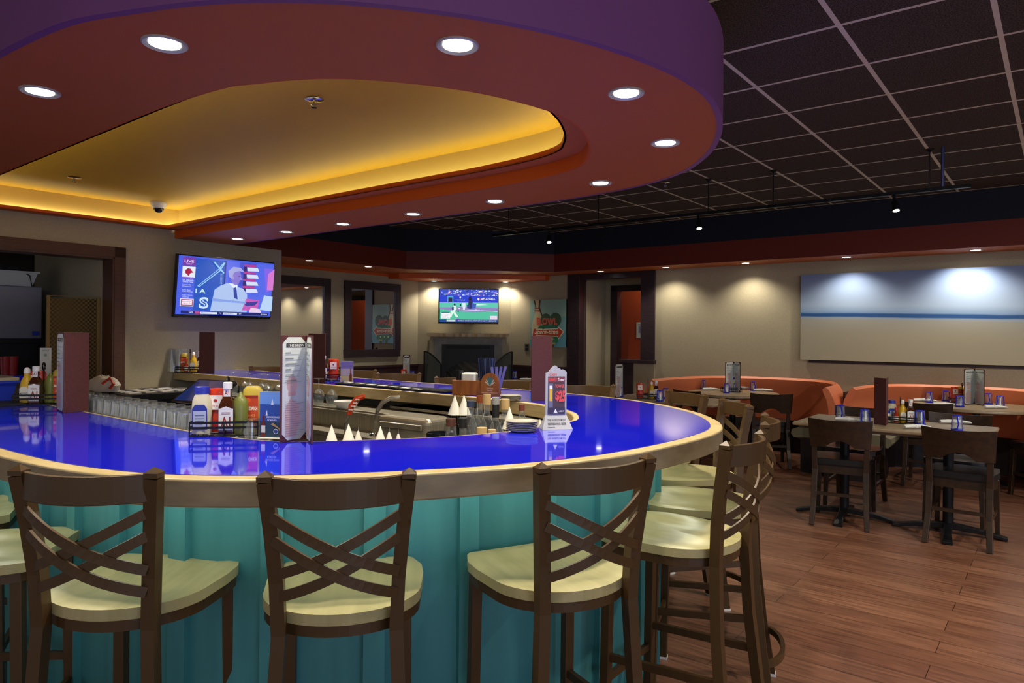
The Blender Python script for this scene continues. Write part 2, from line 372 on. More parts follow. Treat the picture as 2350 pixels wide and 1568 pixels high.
# ---------------------------------------------------------------- ceiling canopy over the bar
UC = 2.22; VC = 2.61
def catmull(P, k=6):
    out = []
    for i in range(len(P)-1):
        a = P[max(i-1, 0)]; b = P[i]; c = P[i+1]; d = P[min(i+2, len(P)-1)]
        for j in range(k):
            t = j/k
            out.append(tuple(.5*((2*b[q])+(-a[q]+c[q])*t+(2*a[q]-5*b[q]+4*c[q]-d[q])*t*t+(-a[q]+3*b[q]-3*c[q]+d[q])*t**3) for q in (0, 1)))
    out.append(P[-1]); return out
# outline of the counter (u, v) from the near arm round the end to the far arm; the canopy repeats it overhead
RIMP = [(.68, 3.3), (.68, 2.9), (.69, 2.5), (.73, 2.15), (.82, 1.87), (.97, 1.65), (1.17, 1.47), (1.4, 1.31), (1.62, 1.19), (1.85, 1.105), (2.12, 1.06), (2.43, 1.045), (2.68, 1.065), (2.88, 1.135), (3.07, 1.25), (3.28, 1.43), (3.5, 1.72), (3.65, 2.05), (3.73, 2.45), (3.755, 2.9), (3.755, 3.3)]
CANP = [(.69, 3.3), (.69, 2.9), (.70, 2.55), (.74, 2.18), (.82, 1.95), (.9, 1.77), (1.0, 1.61), (1.14, 1.45), (1.35, 1.28), (1.55, 1.16), (1.75, 1.075), (1.97, 1.015), (2.2, .985), (2.45, 1.005), (2.72, 1.085), (2.99, 1.215), (3.2, 1.36), (3.4, 1.55), (3.55, 1.81), (3.64, 2.15), (3.68, 2.6), (3.68, 2.95), (3.68, 3.3)]
def ush(r, vn, vf, P=None):
    """open U outline inset by 1.54-r: near arm end, round end, far arm end"""
    d = 1.54-r; c = catmull(P or RIMP); n = len(c); out = [(c[0][0]+d, vn)]
    for i in range(n):
        a = c[max(i-1, 0)]; b = c[min(i+1, n-1)]; tx, ty = b[0]-a[0], b[1]-a[1]; L_ = math.hypot(tx, ty)
        nx, ny = -ty/L_, tx/L_
        out.append((c[i][0]+nx*d, c[i][1]+ny*d))
    out.append((c[-1][0]-d, vf)); return out
def uca(r, vn, vf): return ush(r, vn, vf, CANP)
can = thing('ceiling_canopy', 'rounded rust red drop ceiling with a yellow cove hanging over the bar', 'ceiling canopy')
can.rotation_euler = (0, 0, RZ)
VE = TVW-.002
g = G(); g.band(uca(1.54, VE, VE), uca(.985, VE, VE), 2.3, 2.372); obj('soffit', g, RED, can)
g = G(); g.band(uca(1.545, VE, VE), uca(1.52, VE, VE), 2.299, 2.62, smooth=True); obj('fascia', g, PURPLE, can)
g = G(); g.band(uca(.99, VE, VE), uca(.975, VE, VE), 2.301, 2.371, smooth=True); obj('inner_fascia', g, ORANGE, can)
g = G(); g.band(uca(1.0, VE, VE), uca(.86, 6.37, 6.37), 2.371, 2.380, mtop=1); g.box(UC-.87, UC+.87, 6.36, VE, 2.371, 2.380); obj('cove_ledge', g, [RED, YELLOW], can)
g = G(); g.band(uca(.87, VE, VE), uca(.86, VE, VE), 2.371, 2.40, mA=1, smooth=True); g.box(UC-.87, UC+.87, 6.36, 6.37, 2.371, 2.40); obj('cove_lip', g, [ORANGE, YELLOW], can)
g = G(); g.band(uca(1.02, VE, VE), uca(1.0, VE, VE), 2.38, 2.60, smooth=True); g.box(UC-1.0, UC+1.0, VE-.012, VE, 2.38, 2.6)
g.prism(uca(1.02, VE, VE), 2.56, 2.62, 1); obj('cove_ceiling', g, [YELLOW, mat('ochre_paint', '#d6ac2e', .6)], can)
g = G(); g.band(uca(.955, 6.41, 6.41), uca(.94, 6.41, 6.41), 2.381, 2.386); g.box(UC-.94, UC+.94, 6.405, 6.42, 2.381, 2.386); obj('light_strip', g, STRIP, can)
# ---------------------------------------------------------------- recessed lights, sprinklers, camera
def downlight():
    t = thing('downlight', 'x', 'ceiling light')
    g = G(); g.lathe([(.043, .0), (.06, -.006), (.064, -.004), (.064, .002), (.043, .002)], 24); obj('trim_ring', g, RINGM, t)
    g = G(); g.lathe([(.0, -.003), (.043, -.003), (.043, .001)], 24); obj('lamp', g, DISC, t)
    return t
DL = Proto(downlight())
def lamp(loc, energy, size=2.3, col=(1, .9, .72), rad=.04):
    l = bpy.data.lights.new('downlight_beam', 'SPOT'); l.energy = energy; l.spot_size = size; l.spot_blend = .7; l.color = col; l.shadow_soft_size = rad
    o = bpy.data.objects.new('downlight_beam', l); C.objects.link(o); o.location = loc; return o
def put_downlight(px, py, z, label, e, group, size=2.3, col=(1, .9, .72)):
    p = spot(px, py, z); t = DL.put((p.x, p.y, z), 0, label, group); e *= 1.25
    o = lamp((p.x, p.y, z-.02), e, size, col)
    return t
CAN = [(92, 210, 'round downlight at the left end of the canopy underside'), (378, 100, 'largest round downlight, upper left of the canopy underside'), (1050, 104, 'round downlight near the top middle of the canopy underside'),
 (1437, 214, 'round downlight on the canopy above the right side of the bar'), (1527, 328, 'round downlight nearest the canopy\'s rounded right edge'), (1378, 420, 'round downlight on the canopy just behind its rounded end'),
 (1136, 462, 'first downlight of the far canopy row counting from the round end'), (948, 491, 'second downlight of the far canopy row counting from the round end'), (787, 514, 'third downlight of the far canopy row, above the mirrors'),
 (657, 532, 'fourth downlight of the far canopy row, over the television edge'), (545, 548, 'last downlight of the far canopy row, above the wall television')]
for px, py, lb in CAN: put_downlight(px, py, 2.299, lb, 26, 'downlights in the canopy')
PER = [(710, 598, SZ, 'soffit downlight above the left mirror'), (845, 612, SZ, 'soffit downlight above the right mirror'), (1378, 623, SZ, 'soffit downlight left of the orange doorway'), (1528, 614, SZ, 'soffit downlight by the right post of the doorway'),
 (1711, 604, SZ, 'soffit downlight over the first orange booth'), (1943, 590, SZ, 'soffit downlight over the left end of the beach picture'), (2239, 574, SZ, 'soffit downlight over the middle of the beach picture'),
 (996, 645, 2.295, 'left small downlight over the fireplace television'), (1160, 647, 2.295, 'right small downlight over the fireplace television')]
for px, py, z, lb in PER: put_downlight(px, py, z-.001, lb, 17, 'downlights in the perimeter soffit')
for v in (.9, -.9):
    p = W(8.8, v, SZ-.02); lamp(p, 16)
def sprinkler():
    t = thing('sprinkler_head', 'x', 'sprinkler')
    g = G(); g.lathe([(.0, 0), (.04, 0), (.045, -.006), (.036, -.01), (.0, -.01)], 20); obj('escutcheon', g, CHROME, t)
    g = G(); g.lathe([(.007, -.01), (.007, -.03), (.004, -.03), (.004, -.04), (.014, -.042), (.014, -.045), (0, -.045)], 10)
    g.tube([(.012, 0, -.014), (.016, 0, -.028), (.004, 0, -.04)], .002); g.tube([(-.012, 0, -.014), (-.016, 0, -.028), (-.004, 0, -.04)], .002); obj('deflector', g, CHROME, t)
    return t
SPR = Proto(sprinkler())
for px, py, z, lb in [(721, 226, 2.56, 'chrome sprinkler head in the middle of the yellow cove'), (171, 406, 2.56, 'chrome sprinkler head at the left of the yellow cove'), (1527, 418, CEIL, 'faint sprinkler head on the dark tile ceiling')]:
    p = spot(px, py, z); SPR.put(p, 0, lb, 'sprinkler heads')
p = spot(364, 466, 2.555)
t = thing('dome_camera', 'small white security dome camera in the corner of the yellow cove', 'security camera', (p.x, p.y, 2.558))
g = G(); g.lathe([(0, 0), (.068, 0), (.07, -.012), (.055, -.04), (.045, -.05), (0, -.05)], 24); obj('housing', g, PLASTW, t)
g = G(); g.lathe([(.044, -.046), (.042, -.062), (.03, -.08), (.012, -.088), (0, -.089)], 24); obj('dome', g, mat('smoke_dome', '#2a2224', .1), t)
# track light
p0 = spot(1150, 543, 2.62); p1 = spot(2233, 428, 2.62)
TR0 = W(7.62, 6.6, 2.60); 
def on_u(px, u): # ray through a pixel column meets the plane u
    k = (px-1175)/FPX; Y = u/(E1[0]*k+E1[1]); return Vector((k*Y, Y))
TU = 6.46
a = on_u(1130, TU); b_ = on_u(2226, TU); TZ = 2.63
t = thing('track_light', 'long black ceiling track with three small spot heads in front of the red soffit', 'track light')
g = G(); g.tube([(a.x, a.y, TZ), (b_.x, b_.y, TZ)], .016, .014, square=True); obj('track', g, BLACKM, t)
for px in (1165, 1371, 1623, 1772, 2130):
    q = on_u(px, TU); g = G(); g.tube([(q.x, q.y, TZ), (q.x, q.y, CEIL)], .005); g.lathe([(0, 0), (.03, 0), (.03, -.012), (.006, -.03), (0, -.03)], 12, M=Matrix.Translation((q.x, q.y, CEIL))); obj('hanger_rod', g, BLACKM, t)
q = on_u(2160, TU); g = G(); g.tube([(q.x, q.y, TZ), (q.x, q.y, CEIL)], .013); obj('feed_pipe', g, mat('blue_grey_pipe', '#3a3f6e', .4, .4), t)
for px in (1258, 1600, 2048):
    q = on_u(px, TU); h = obj('spot_head', G().lathe([(0, .0), (.012, 0), (.012, -.05), (.026, -.065), (.03, -.14), (.027, -.142), (0, -.142)], 16), BLACKM, t, (q.x, q.y, TZ-.012)); h.rotation_euler = (-.3, 0, 0)
    obj('bulb', G().lathe([(0, -.1425), (.024, -.1425), (.024, -.145), (0, -.146)], 16), mat('spot_bulb', '#ffffff', emit=(1, .95, .75), es=14), h)
    d = lamp((q.x, q.y-.05, TZ-.18), 14, 1.2); d.rotation_euler = (-.15, .25, 0)
# ---------------------------------------------------------------- bar counter
bar = thing('bar_counter', 'horseshoe bar with glossy blue top, maple edge and teal batten front', 'bar counter'); bar.rotation_euler = (0, 0, RZ)
VN = 5.55
g = G(); g.band(ush(1.54, VN, TVW), ush(.9, VN, TVW), .995, 1.0685, 0, mA=1, smooth=True); obj('counter_edge', g, [MAPLE, noisy('maple_side', '#8a7c64', '#9c8c70', (3, 3, 9), 3, .5)], bar, bevel=.006)
g = G(); g.band(ush(1.49, VN-.04, TVW), ush(.925, VN-.04, TVW), 1.06, 1.0705, smooth=True); obj('counter_top', g, BLUE, bar)
g = G(); g.band(ush(1.265, VN-.15, TVW), ush(1.2, VN-.15, TVW), 0, .9945, smooth=True)
def panel_batten(c, ang):
    M = Matrix.Translation((c[0], c[1], 0)) @ Matrix.Rotation(ang, 4, 'Z'); g.box(-.012, .024, -.032, .032, .0, .9945, 0, M)
cv = ush(1.265, VN-.15, TVW); acc = .12; step = .292
for i in range(len(cv)-1):
    (x0, y0), (x1, y1) = cv[i], cv[i+1]; L_ = math.hypot(x1-x0, y1-y0)
    while acc < L_: panel_batten((x0+(x1-x0)*acc/L_, y0+(y1-y0)*acc/L_), math.atan2(y1-y0, x1-x0)-PI/2); acc += step
    acc -= L_
obj('bar_front', g, TEAL, bar)
g = G(); g.band(ush(1.275, VN-.14, TVW-.02), ush(1.26, VN-.14, TVW-.02), 0, .1, smooth=True); obj('kick_board', g, mat('dark_teal', '#123642', .5), bar)
g = G(); g.band(ush(1.42, VN-.14, TVW-.02), ush(1.4, VN-.14, TVW-.02), .986, .994); obj('assumed_counter_light', g, mat('assumed_led', '#ffffff', emit=(.85, .95, .85), es=7), bar)  # unseen LED strip, assumed from the glow at the top of the teal front
g = G(); g.band(ush(1.2, VN-.15, TVW), ush(1.19, VN-.15, TVW), 0, .99, smooth=True); obj('back_panel', g, mat('dark_grey_laminate', '#7d7a70', .5), bar)
# ---------------------------------------------------------------- bar stools
def stool():
    t = thing('bar_stool', 'x', 'bar stool')
    # seat outline: front (+y) slightly narrower, rounded back
    pts = []
    for i in range(25):
        a = PI+PI*i/24; pts.append((.205*math.cos(a), -.03+.185*math.sin(a)*(1 if abs(math.cos(a)) < .7 else 1)))
    out = [(x, y) for x, y in pts]+[(.213, .06), (.21, .13), (.185, .195), (.17, .21), (-.17, .21), (-.185, .195), (-.21, .13), (-.213, .06)]
    g = G(); n = len(out); rings = []
    def zt(x, y): return .772-.014*math.exp(-((abs(x)-.09)**2)/.004)*math.exp(-((y-.03)**2)/.03)-.008*math.exp(-((y+.08)**2)/.012)*math.exp(-x*x/.02)+.004*(y > .1)*math.exp(-x*x/.001)
    vs = []; fs = []
    R = 9
    for k in range(R+1):
        s = k/R
        for x, y in out: vs.append((x*s, y*s, zt(x*s, y*s) if s < .99 else .768))
    for k in range(R):
        for i in range(n):
            j = (i+1) % n; fs.append((k*n+i, k*n+j, (k+1)*n+j, (k+1)*n+i))
    m0 = len(vs)
    for x, y in out: vs.append((x, y, .74))
    for i in range(n): j = (i+1) % n; fs.append((R*n+i, R*n+j, m0+j, m0+i))
    g.add(vs, fs, 0, True); g.add([(x, y, .74) for x, y in out], [tuple(range(n-1, -1, -1))], 0)
    obj('seat', g, SEAT, t)
    g = G(); path = [(x*.93, y*.93, .725) for x, y in out]; g.tube(path, .011, .014, square=True, closed=True); obj('seat_rim', g, BRONZE, t)
    for s in (-1, 1):   # rear post and leg in one, curving outward to the floor
        P = [(s*.185, -.27, .0), (s*.168, -.232, .25), (s*.15, -.205, .5), (s*.139, -.195, .72), (s*.144, -.2, .85), (s*.155, -.215, .98), (s*.1675, -.235, 1.098)]
        g = G(); g.tube(P, .0165, .0165, square=True, up=(0, 1, 0))
        q = Vector(P[-1])+Vector((0, 0, .0)); k_ = .0165
        g.add([q+Vector((x*k_, y*k_, 0)) for x, y in ((-1, -1), (1, -1), (1, 1), (-1, 1))]+[q+Vector((x*k_*1.04, y*k_*1.04, .012)) for x, y in ((-1, -1), (1, -1), (1, 1), (-1, 1))]+[q+Vector((0, 0, .026))], [(0, 1, 5, 4), (1, 2, 6, 5), (2, 3, 7, 6), (3, 0, 4, 7), (4, 5, 8), (5, 6, 8), (6, 7, 8), (7, 4, 8)])
        lg = obj('rear_leg', g, BRONZE, t)
        obj('foot_cap', G().box(s*.185-.018, s*.185+.018, -.288, -.252, 0, .012), PLASTW, lg)
        g = G(); g.tube([(s*.175, .185, 0), (s*.168, .178, .35), (s*.165, .172, .735)], .0165, .0165, square=True, up=(0, 1, 0)); lg = obj('front_leg', g, BRONZE, t, bevel=.003)
        obj('foot_cap', G().box(s*.175-.018, s*.175+.018, .167, .203, 0, .012), PLASTW, lg)
        g = G(); g.tube([(s*.168, .178, .34), (s*.162, -.22, .36)], .008, .013, square=True); obj('side_stretcher', g, BRONZE, t)
    g = G(); g.tube([(-.17, .18, .26), (.17, .18, .26)], .008, .013, square=True); obj('front_stretcher', g, BRONZE, t)
    g = G(); g.tube([(.172*math.cos(a), -.235-.075*math.sin(a), .2) for a in [PI*i/14 for i in range(15)]], .008, .013, square=True); obj('foot_ring', g, BRONZE, t)
    def bulge(x, w): return -.055*(1-(x/w)**2)
    # curved top rail
    V = []; n = 15
    g = G(); w_ = .158; 
    for k in range(n):
        x = -w_+2*w_*k/(n-1); yb = bulge(x, w_)-.232
        V.append((x, yb, 1.073))
    g.tube(V, .007, .034, square=True); 
    obj('top_rail', g, BRONZE, t, bevel=.002)
    for s in (-1, 1):
        for z0, z1 in ((1.015, .87), (.957, .815)):
            P = []
            for k in range(n):
                f = k/(n-1); z = z0+(z1-z0)*f; hw = .137+(z-.79)*.08; x = s*(-hw+2*hw*f); zz = z0+(z1-z0)*f-.008*math.sin(PI*f)
                P.append((x, -.208-(z-.8)*.09+bulge(x, hw)*.85-(.006 if s > 0 else 0), zz))
            g = G(); g.tube(P, .0035, .0125, square=True); obj('cross_slat', g, BRONZE, t)
    return t
ST = Proto(stool())
CX, CY = W(UC, VC).x, W(UC, VC).y
def put_stool(mx, my, rz, label):
    """mx,my: point midway between the post tops; rz: yaw, local +y faces the bar"""
    off = Matrix.Rotation(rz, 3, 'Z') @ Vector((0, -.24, 0))
    ST.put((mx-off.x, my-off.y, 0), rz, label, 'cross-back stools around the bar')
def face(mx, my): return math.atan2(CY-my, CX-mx)-PI/2
R_ = math.radians
for mx, my, rz, lb in [(-1.02, 1.67, R_(-3), 'bronze cross-back stool at the lower left, its maple seat fully in view'),
    (-.41, 1.655, R_(9), 'bronze cross-back stool in the middle foreground, back squarely to the viewer'),
    (.23, 1.84, R_(27), 'bronze cross-back stool in front, right of the middle one, turned slightly right'),
    (.77, 2.285, R_(53), 'nearest of the stools clustered at the right curve of the bar'),
    (1.03, 2.815, R_(70), 'second stool at the right curve, its bent rail seen edge on'),
    (1.126, 3.49, face(1.126, 3.49), 'stool at the far right curve facing left, in front of the black booth chair'),
    (1.02, 4.05, face(1.02, 4.05), 'stool beyond the blue counter beside the table with the ketchup')]:
    put_stool(mx, my, rz, lb)
for mx, my, rz, lb in [(.505, 4.62, 168, 'stool back rising behind the beer table tent'), (-.02, 5.0, 174, 'stool back between the wooden napkin box and the purple-burgundy menu'), (-.40, 5.28, 184, 'stool back just left of the wooden napkin box, below the fireplace'),
    (-.925, 5.72, 184, 'tan stool back in front of the fireplace\'s left screen'), (-1.37, 6.18, 176, 'tan stool back directly right of the bottle card'), (-2.34, 6.72, 186, 'tan stool back beyond the counter below the wall television')]:
    put_stool(mx, my, R_(rz), lb)
put_stool(-1.88, 2.14, R_(-80), 'maple seat cut off by the left picture edge, in front of the bar')
put_stool(-2.32, 2.52, R_(-64), 'small piece of a maple seat high at the left picture edge')
#PART2
# ---------------------------------------------------------------- wall pieces: televisions, mirrors, pictures
def rotx(a): return Matrix.Rotation(a, 4, 'X')
tv = thing('wall_television', 'flat television tilted on the tan wall showing a man in a white suit', 'television', (-2.725, 6.625, 1.855), RZ)
T = rotx(R_(7))
g = G(); g.box(-.485, .485, -.02, .025, -.285, .283, 0, T); g.box(-.485, .485, -.026, -.02, -.285, -.262, 0, T); obj('casing', g, BLACK, tv, bevel=.004)
g = G(); g.box(-.3, .3, .025, .05, -.18, .18, 0, T); g.box(-.1, .1, .05, .26, -.06, .06); obj('wall_bracket', g, BLACKM, tv)
def S(nx, ny, w=.952, h=.53): return (-w/2+nx*w, h/2-ny*h+.008)
def nr(x0, y0, x1, y1, c): a = S(x0, y1); b = S(x1, y0); return ('r', a[0], a[1], b[0], b[1], c)
def npoly(pts, c): return ('p', [S(*p) for p in pts], c)
def nt(s, cx, cy, w_, h_, c, *k): a = S(cx, cy); return ('t', s, a[0], a[1], w_*.952, h_*.53, c)+k
I = [nr(0, 0, 1, 1, '#4a62ea'), nr(.165, .03, .46, .93, '#2257c4'), nr(.47, .03, 1, .93, '#5a6df0'), nr(.46, .03, .475, .93, '#1a2a90'),
 nr(.62, .03, .80, .55, '#4a55d8'), nr(.04, .02, .165, .17, '#7a3fb0'), nt('LIVE', .1, .09, .09, .045, '#ffe6ff', 0, .01), nt('TODAY', .1, .135, .06, .025, '#ffd0ff'),
 nr(.04, .18, .165, .36, '#eef4ff'), npoly([(.07, .3), (.065, .25), (.09, .21), (.115, .215), (.135, .26), (.15, .275), (.12, .29), (.1, .345), (.085, .31)], '#b01848'),
 nt('LOUISVILLE', .1, .375, .1, .02, '#ff6a80'), nt('No. Seahawks', .1, .41, .105, .03, '#ffffff'), nt('Defeats Texas', .1, .44, .1, .025, '#ffffff'), nt('Louisville', .09, .49, .08, .022, '#e0e8ff'), nt('Allegations', .09, .52, .09, .022, '#e0e8ff'),
 nt('NFC East', .09, .58, .08, .022, '#e0e8ff'), nt('Power Rankings', .1, .61, .1, .022, '#e0e8ff'), nt('Eagles-Giants', .1, .67, .1, .022, '#e0e8ff'), nt('Defense', .085, .7, .06, .022, '#e0e8ff'),
 nr(.035, .73, .165, .86, '#ffffff'), nr(.042, .74, .158, .85, '#b03070'), nr(.05, .755, .15, .835, '#fff2ff'), nt('Ravens-Bengals', .1, .78, .09, .025, '#b02050'), nt('Week 10', .1, .815, .07, .025, '#b02050'),
 npoly([(.19, .5), (.38, .2), (.44, .06), (.46, .06), (.41, .22), (.21, .52)], '#9ad4f8'), npoly([(.205, .49), (.39, .2), (.44, .09), (.4, .21), (.21, .5)], '#2257c4'), npoly([(.33, .06), (.35, .06), (.455, .24), (.445, .26)], '#9ad4f8'),
 nt('I A', .225, .585, .1, .075, '#c8f0e8', 0, .02), nt('S', .265, .79, .095, .2, '#d8f0ff', 0, .05), nt('S', .265, .79, .06, .13, '#2257c4', 0, .0), nt('9 4 5 6 5', .425, .35, .02, .2, '#c8dcf8')]
for k in range(4):
    y = .06+k*.13; I += [nr(.66, y, .79, y+.035, '#c83a90'), npoly([(.69, y+.05), (.81, y+.045), (.83, y+.11), (.7, y+.12)], '#dfe8ff'), nr(.655, y+.04, .69, y+.13, '#2a1f70')]
I += [npoly([(.88, .1), (.98, .1), (.98, .5), (.92, .55), (.9, .3)], '#8a6af0'), npoly([(.93, .2), (1, .1), (1, .5), (.93, .5)], '#e080d8'),
 npoly([(.33, .93), (.36, .55), (.42, .47), (.5, .41), (.56, .46), (.66, .5), (.71, .6), (.72, .93)], '#b4ccf8'), npoly([(.5, .42), (.56, .5), (.585, .62), (.6, .45), (.58, .42)], '#eaf4ff'), npoly([(.555, .5), (.585, .48), (.61, .7), (.57, .68)], '#3348a8'),
 ('c', *S(.575, .3), .052, .075, '#8a78d8'), npoly([(.5, .3), (.49, .2), (.54, .12), (.62, .13), (.66, .2), (.6, .19), (.55, .22), (.53, .34)], '#a8aee8'), ('c', *S(.545, .32), .01, .016, '#a898e0'), nr(.6, .28, .62, .29, '#3a3a90'), nr(.61, .37, .635, .378, '#6a4aa0'), npoly([(.62, .29), (.65, .34), (.62, .35)], '#9a88e0'),
 npoly([(.66, .9), (.7, .68), (.85, .7), (.83, .9)], '#d060c0'), npoly([(.68, .75), (.84, .72), (.8, .8), (.7, .82)], '#4040a0'), npoly([(.74, .93), (.76, .84), (.86, .86), (.88, .93)], '#f0d8f0'), npoly([(.9, .6), (1, .62), (1, .9), (.86, .88)], '#c0dcff'), npoly([(.34, .7), (.7, .74), (.7, .77), (.34, .75)], '#8aa8f0'),
 nr(.04, .935, .96, .985, '#1a2470'), nt('NFL', .14, .96, .045, .025, '#ffffff', 0, .01), nr(.175, .94, .225, .98, '#e04a78'), nr(.23, .945, .4, .98, '#e8f0ff'), nt('Patriots', .29, .962, .1, .02, '#203070'), nt('V', .435, .96, .02, .025, '#ffffff'), nr(.46, .945, .61, .98, '#e8f0ff'), nt('Panthers', .52, .962, .1, .02, '#203070'), nt('1ST', .64, .96, .04, .022, '#ffffff'), nt('ESPN', .91, .96, .07, .025, '#e8f0ff', 0, .01)]
art('screen', I, SCREEN, tv, (0, 0, 0), T @ Matrix.Translation((0, -.0265, 0)) @ UP)
tv2 = thing('wall_television', 'flat television above the fireplace mantel showing a baseball game', 'television', (-.715, 11.42, 1.885), R_(1.5))
g = G(); g.box(-.492, .492, -.02, .03, -.288, .288); obj('casing', g, BLACK, tv2, bevel=.004)
g = G(); g.box(-.2, .2, .03, .125, -.15, .15); obj('wall_bracket', g, BLACKM, tv2)
I = [nr(0, 0, 1, 1, '#54c8a4'), nr(0, 0, 1, .2, '#3c55d0')]
rnd = random.Random(3)
for k in range(110):
    x = rnd.random(); y = rnd.random()*.19; s_ = .012+rnd.random()*.018
    I.append(nr(x, y, min(1, x+s_), y+s_*1.5, rnd.choice(['#dfe8ff', '#20308a', '#ffffff', '#1a2060', '#e890d0', '#7a8af0', '#90a0ff', '#c8d8ff'])))
I += [nr(0, .2, 1, .4, '#2b44d8'), nr(.14, .22, .24, .39, '#58b8e0'), nr(.155, .25, .225, .39, '#2a2a50'), nt('#PLAYBALL', .84, .29, .24, .07, '#ffffff', 0, .02), ('c', *S(.67, .3), .016, .02, '#ffffff'), nr(.69, .275, .71, .32, '#e04060'), nt('T-MOBILE', .36, .33, .16, .03, '#c8e0ff'), ('c', *S(.36, .25), .014, .018, '#d8e8ff'),
 nr(0, .4, 1, .41, '#a878d0'), npoly([(0, .41), (1, .41), (1, .6), (0, .6)], '#62d0b8'), npoly([(0, .56), (.3, .55), (.5, .53), (1, .57), (1, .67), (.6, .7), (.2, .65), (0, .6)], '#9a84c8'), npoly([(.62, .44), (.84, .47), (.62, .5)], '#d8fff0'), npoly([(.34, .62), (1, .67), (1, .68), (.34, .635)], '#f0ffff'),
 ('c', *S(.53, .28), .03, .03, '#20204a'), npoly([(.5, .34), (.57, .34), (.58, .58), (.53, .6), (.49, .58)], '#2a2a5a'), npoly([(.56, .42), (.64, .44), (.62, .58), (.55, .6)], '#4060c0'), npoly([(.47, .48), (.53, .46), (.52, .6), (.48, .58)], '#30408a'),
 npoly([(.39, .42), (.45, .42), (.45, .52), (.44, .62), (.41, .62), (.4, .52)], '#e8f4ff'), ('c', *S(.365, .49), .012, .02, '#102030'), nr(.33, .58, .36, .6, '#ffffff'), nr(.62, .61, .64, .64, '#ffffff'),
 npoly([(.24, .5), (.28, .5), (.3, .6), (.27, .68), (.33, .85), (.29, .86), (.24, .72), (.21, .86), (.18, .86), (.2, .7), (.23, .6)], '#e4fff4'), ('c', *S(.265, .47), .016, .02, '#202060'), npoly([(.22, .55), (.25, .53), (.25, .64), (.22, .66)], '#303a70'), nr(.32, .66, .335, .71, '#203040'),
 nr(.035, .7, .19, .9, '#ffffff'), nr(.04, .7, .185, .73, '#2a7a80'), nt('KC 5  NYM 2', .11, .8, .13, .04, '#3050b0'), nt('2 OUT  3-2', .11, .86, .12, .035, '#3050b0'), nr(.87, .81, .99, .92, '#f4e8ff'), nt('FOX', .93, .86, .08, .05, '#e0a0c0'), nr(.29, .9, .35, .93, '#a060e0'),
 nr(0, .93, 1, 1, '#28409a'), nr(.13, .94, .28, .99, '#ffffff'), nt('SPORTS', .205, .965, .12, .03, '#3050a0'), nt('WORLD SERIES GAME FIVE TONIGHT', .57, .965, .5, .032, '#ffffff', 0, .005), nt('1-888-LIVE', .9, .965, .14, .035, '#ffffff')]
art('screen', I, SCREEN, tv2, (0, 0, 0), Matrix.Translation((0, -.021, 0)) @ UP)
def mirror(uc, label):
    t = thing('framed_mirror', label, 'mirror', W(uc, MW-.002, 1.64), RZ, None); w_, h_, b_ = .55, .575, .115
    g = G()
    for x0, x1, z0, z1 in ((-w_, w_, h_-b_, h_), (-w_, w_, -h_, -h_+b_), (-w_, -w_+b_, -h_+b_, h_-b_), (w_-b_, w_, -h_+b_, h_-b_)): g.box(x0, x1, -.045, 0, z0, z1)
    obj('frame', g, TRIM, t, bevel=.004)
    g = G(); g.box(-w_+b_-.005, w_-b_+.005, -.02, -.005, -h_+b_-.005, h_-b_+.005); obj('glass', g, MIRROR, t); return t
mirror(7.11, 'dark framed wall mirror reflecting the bowling picture'); mirror(5.75, 'dark framed mirror partly hidden by the television wall, showing a lit post')
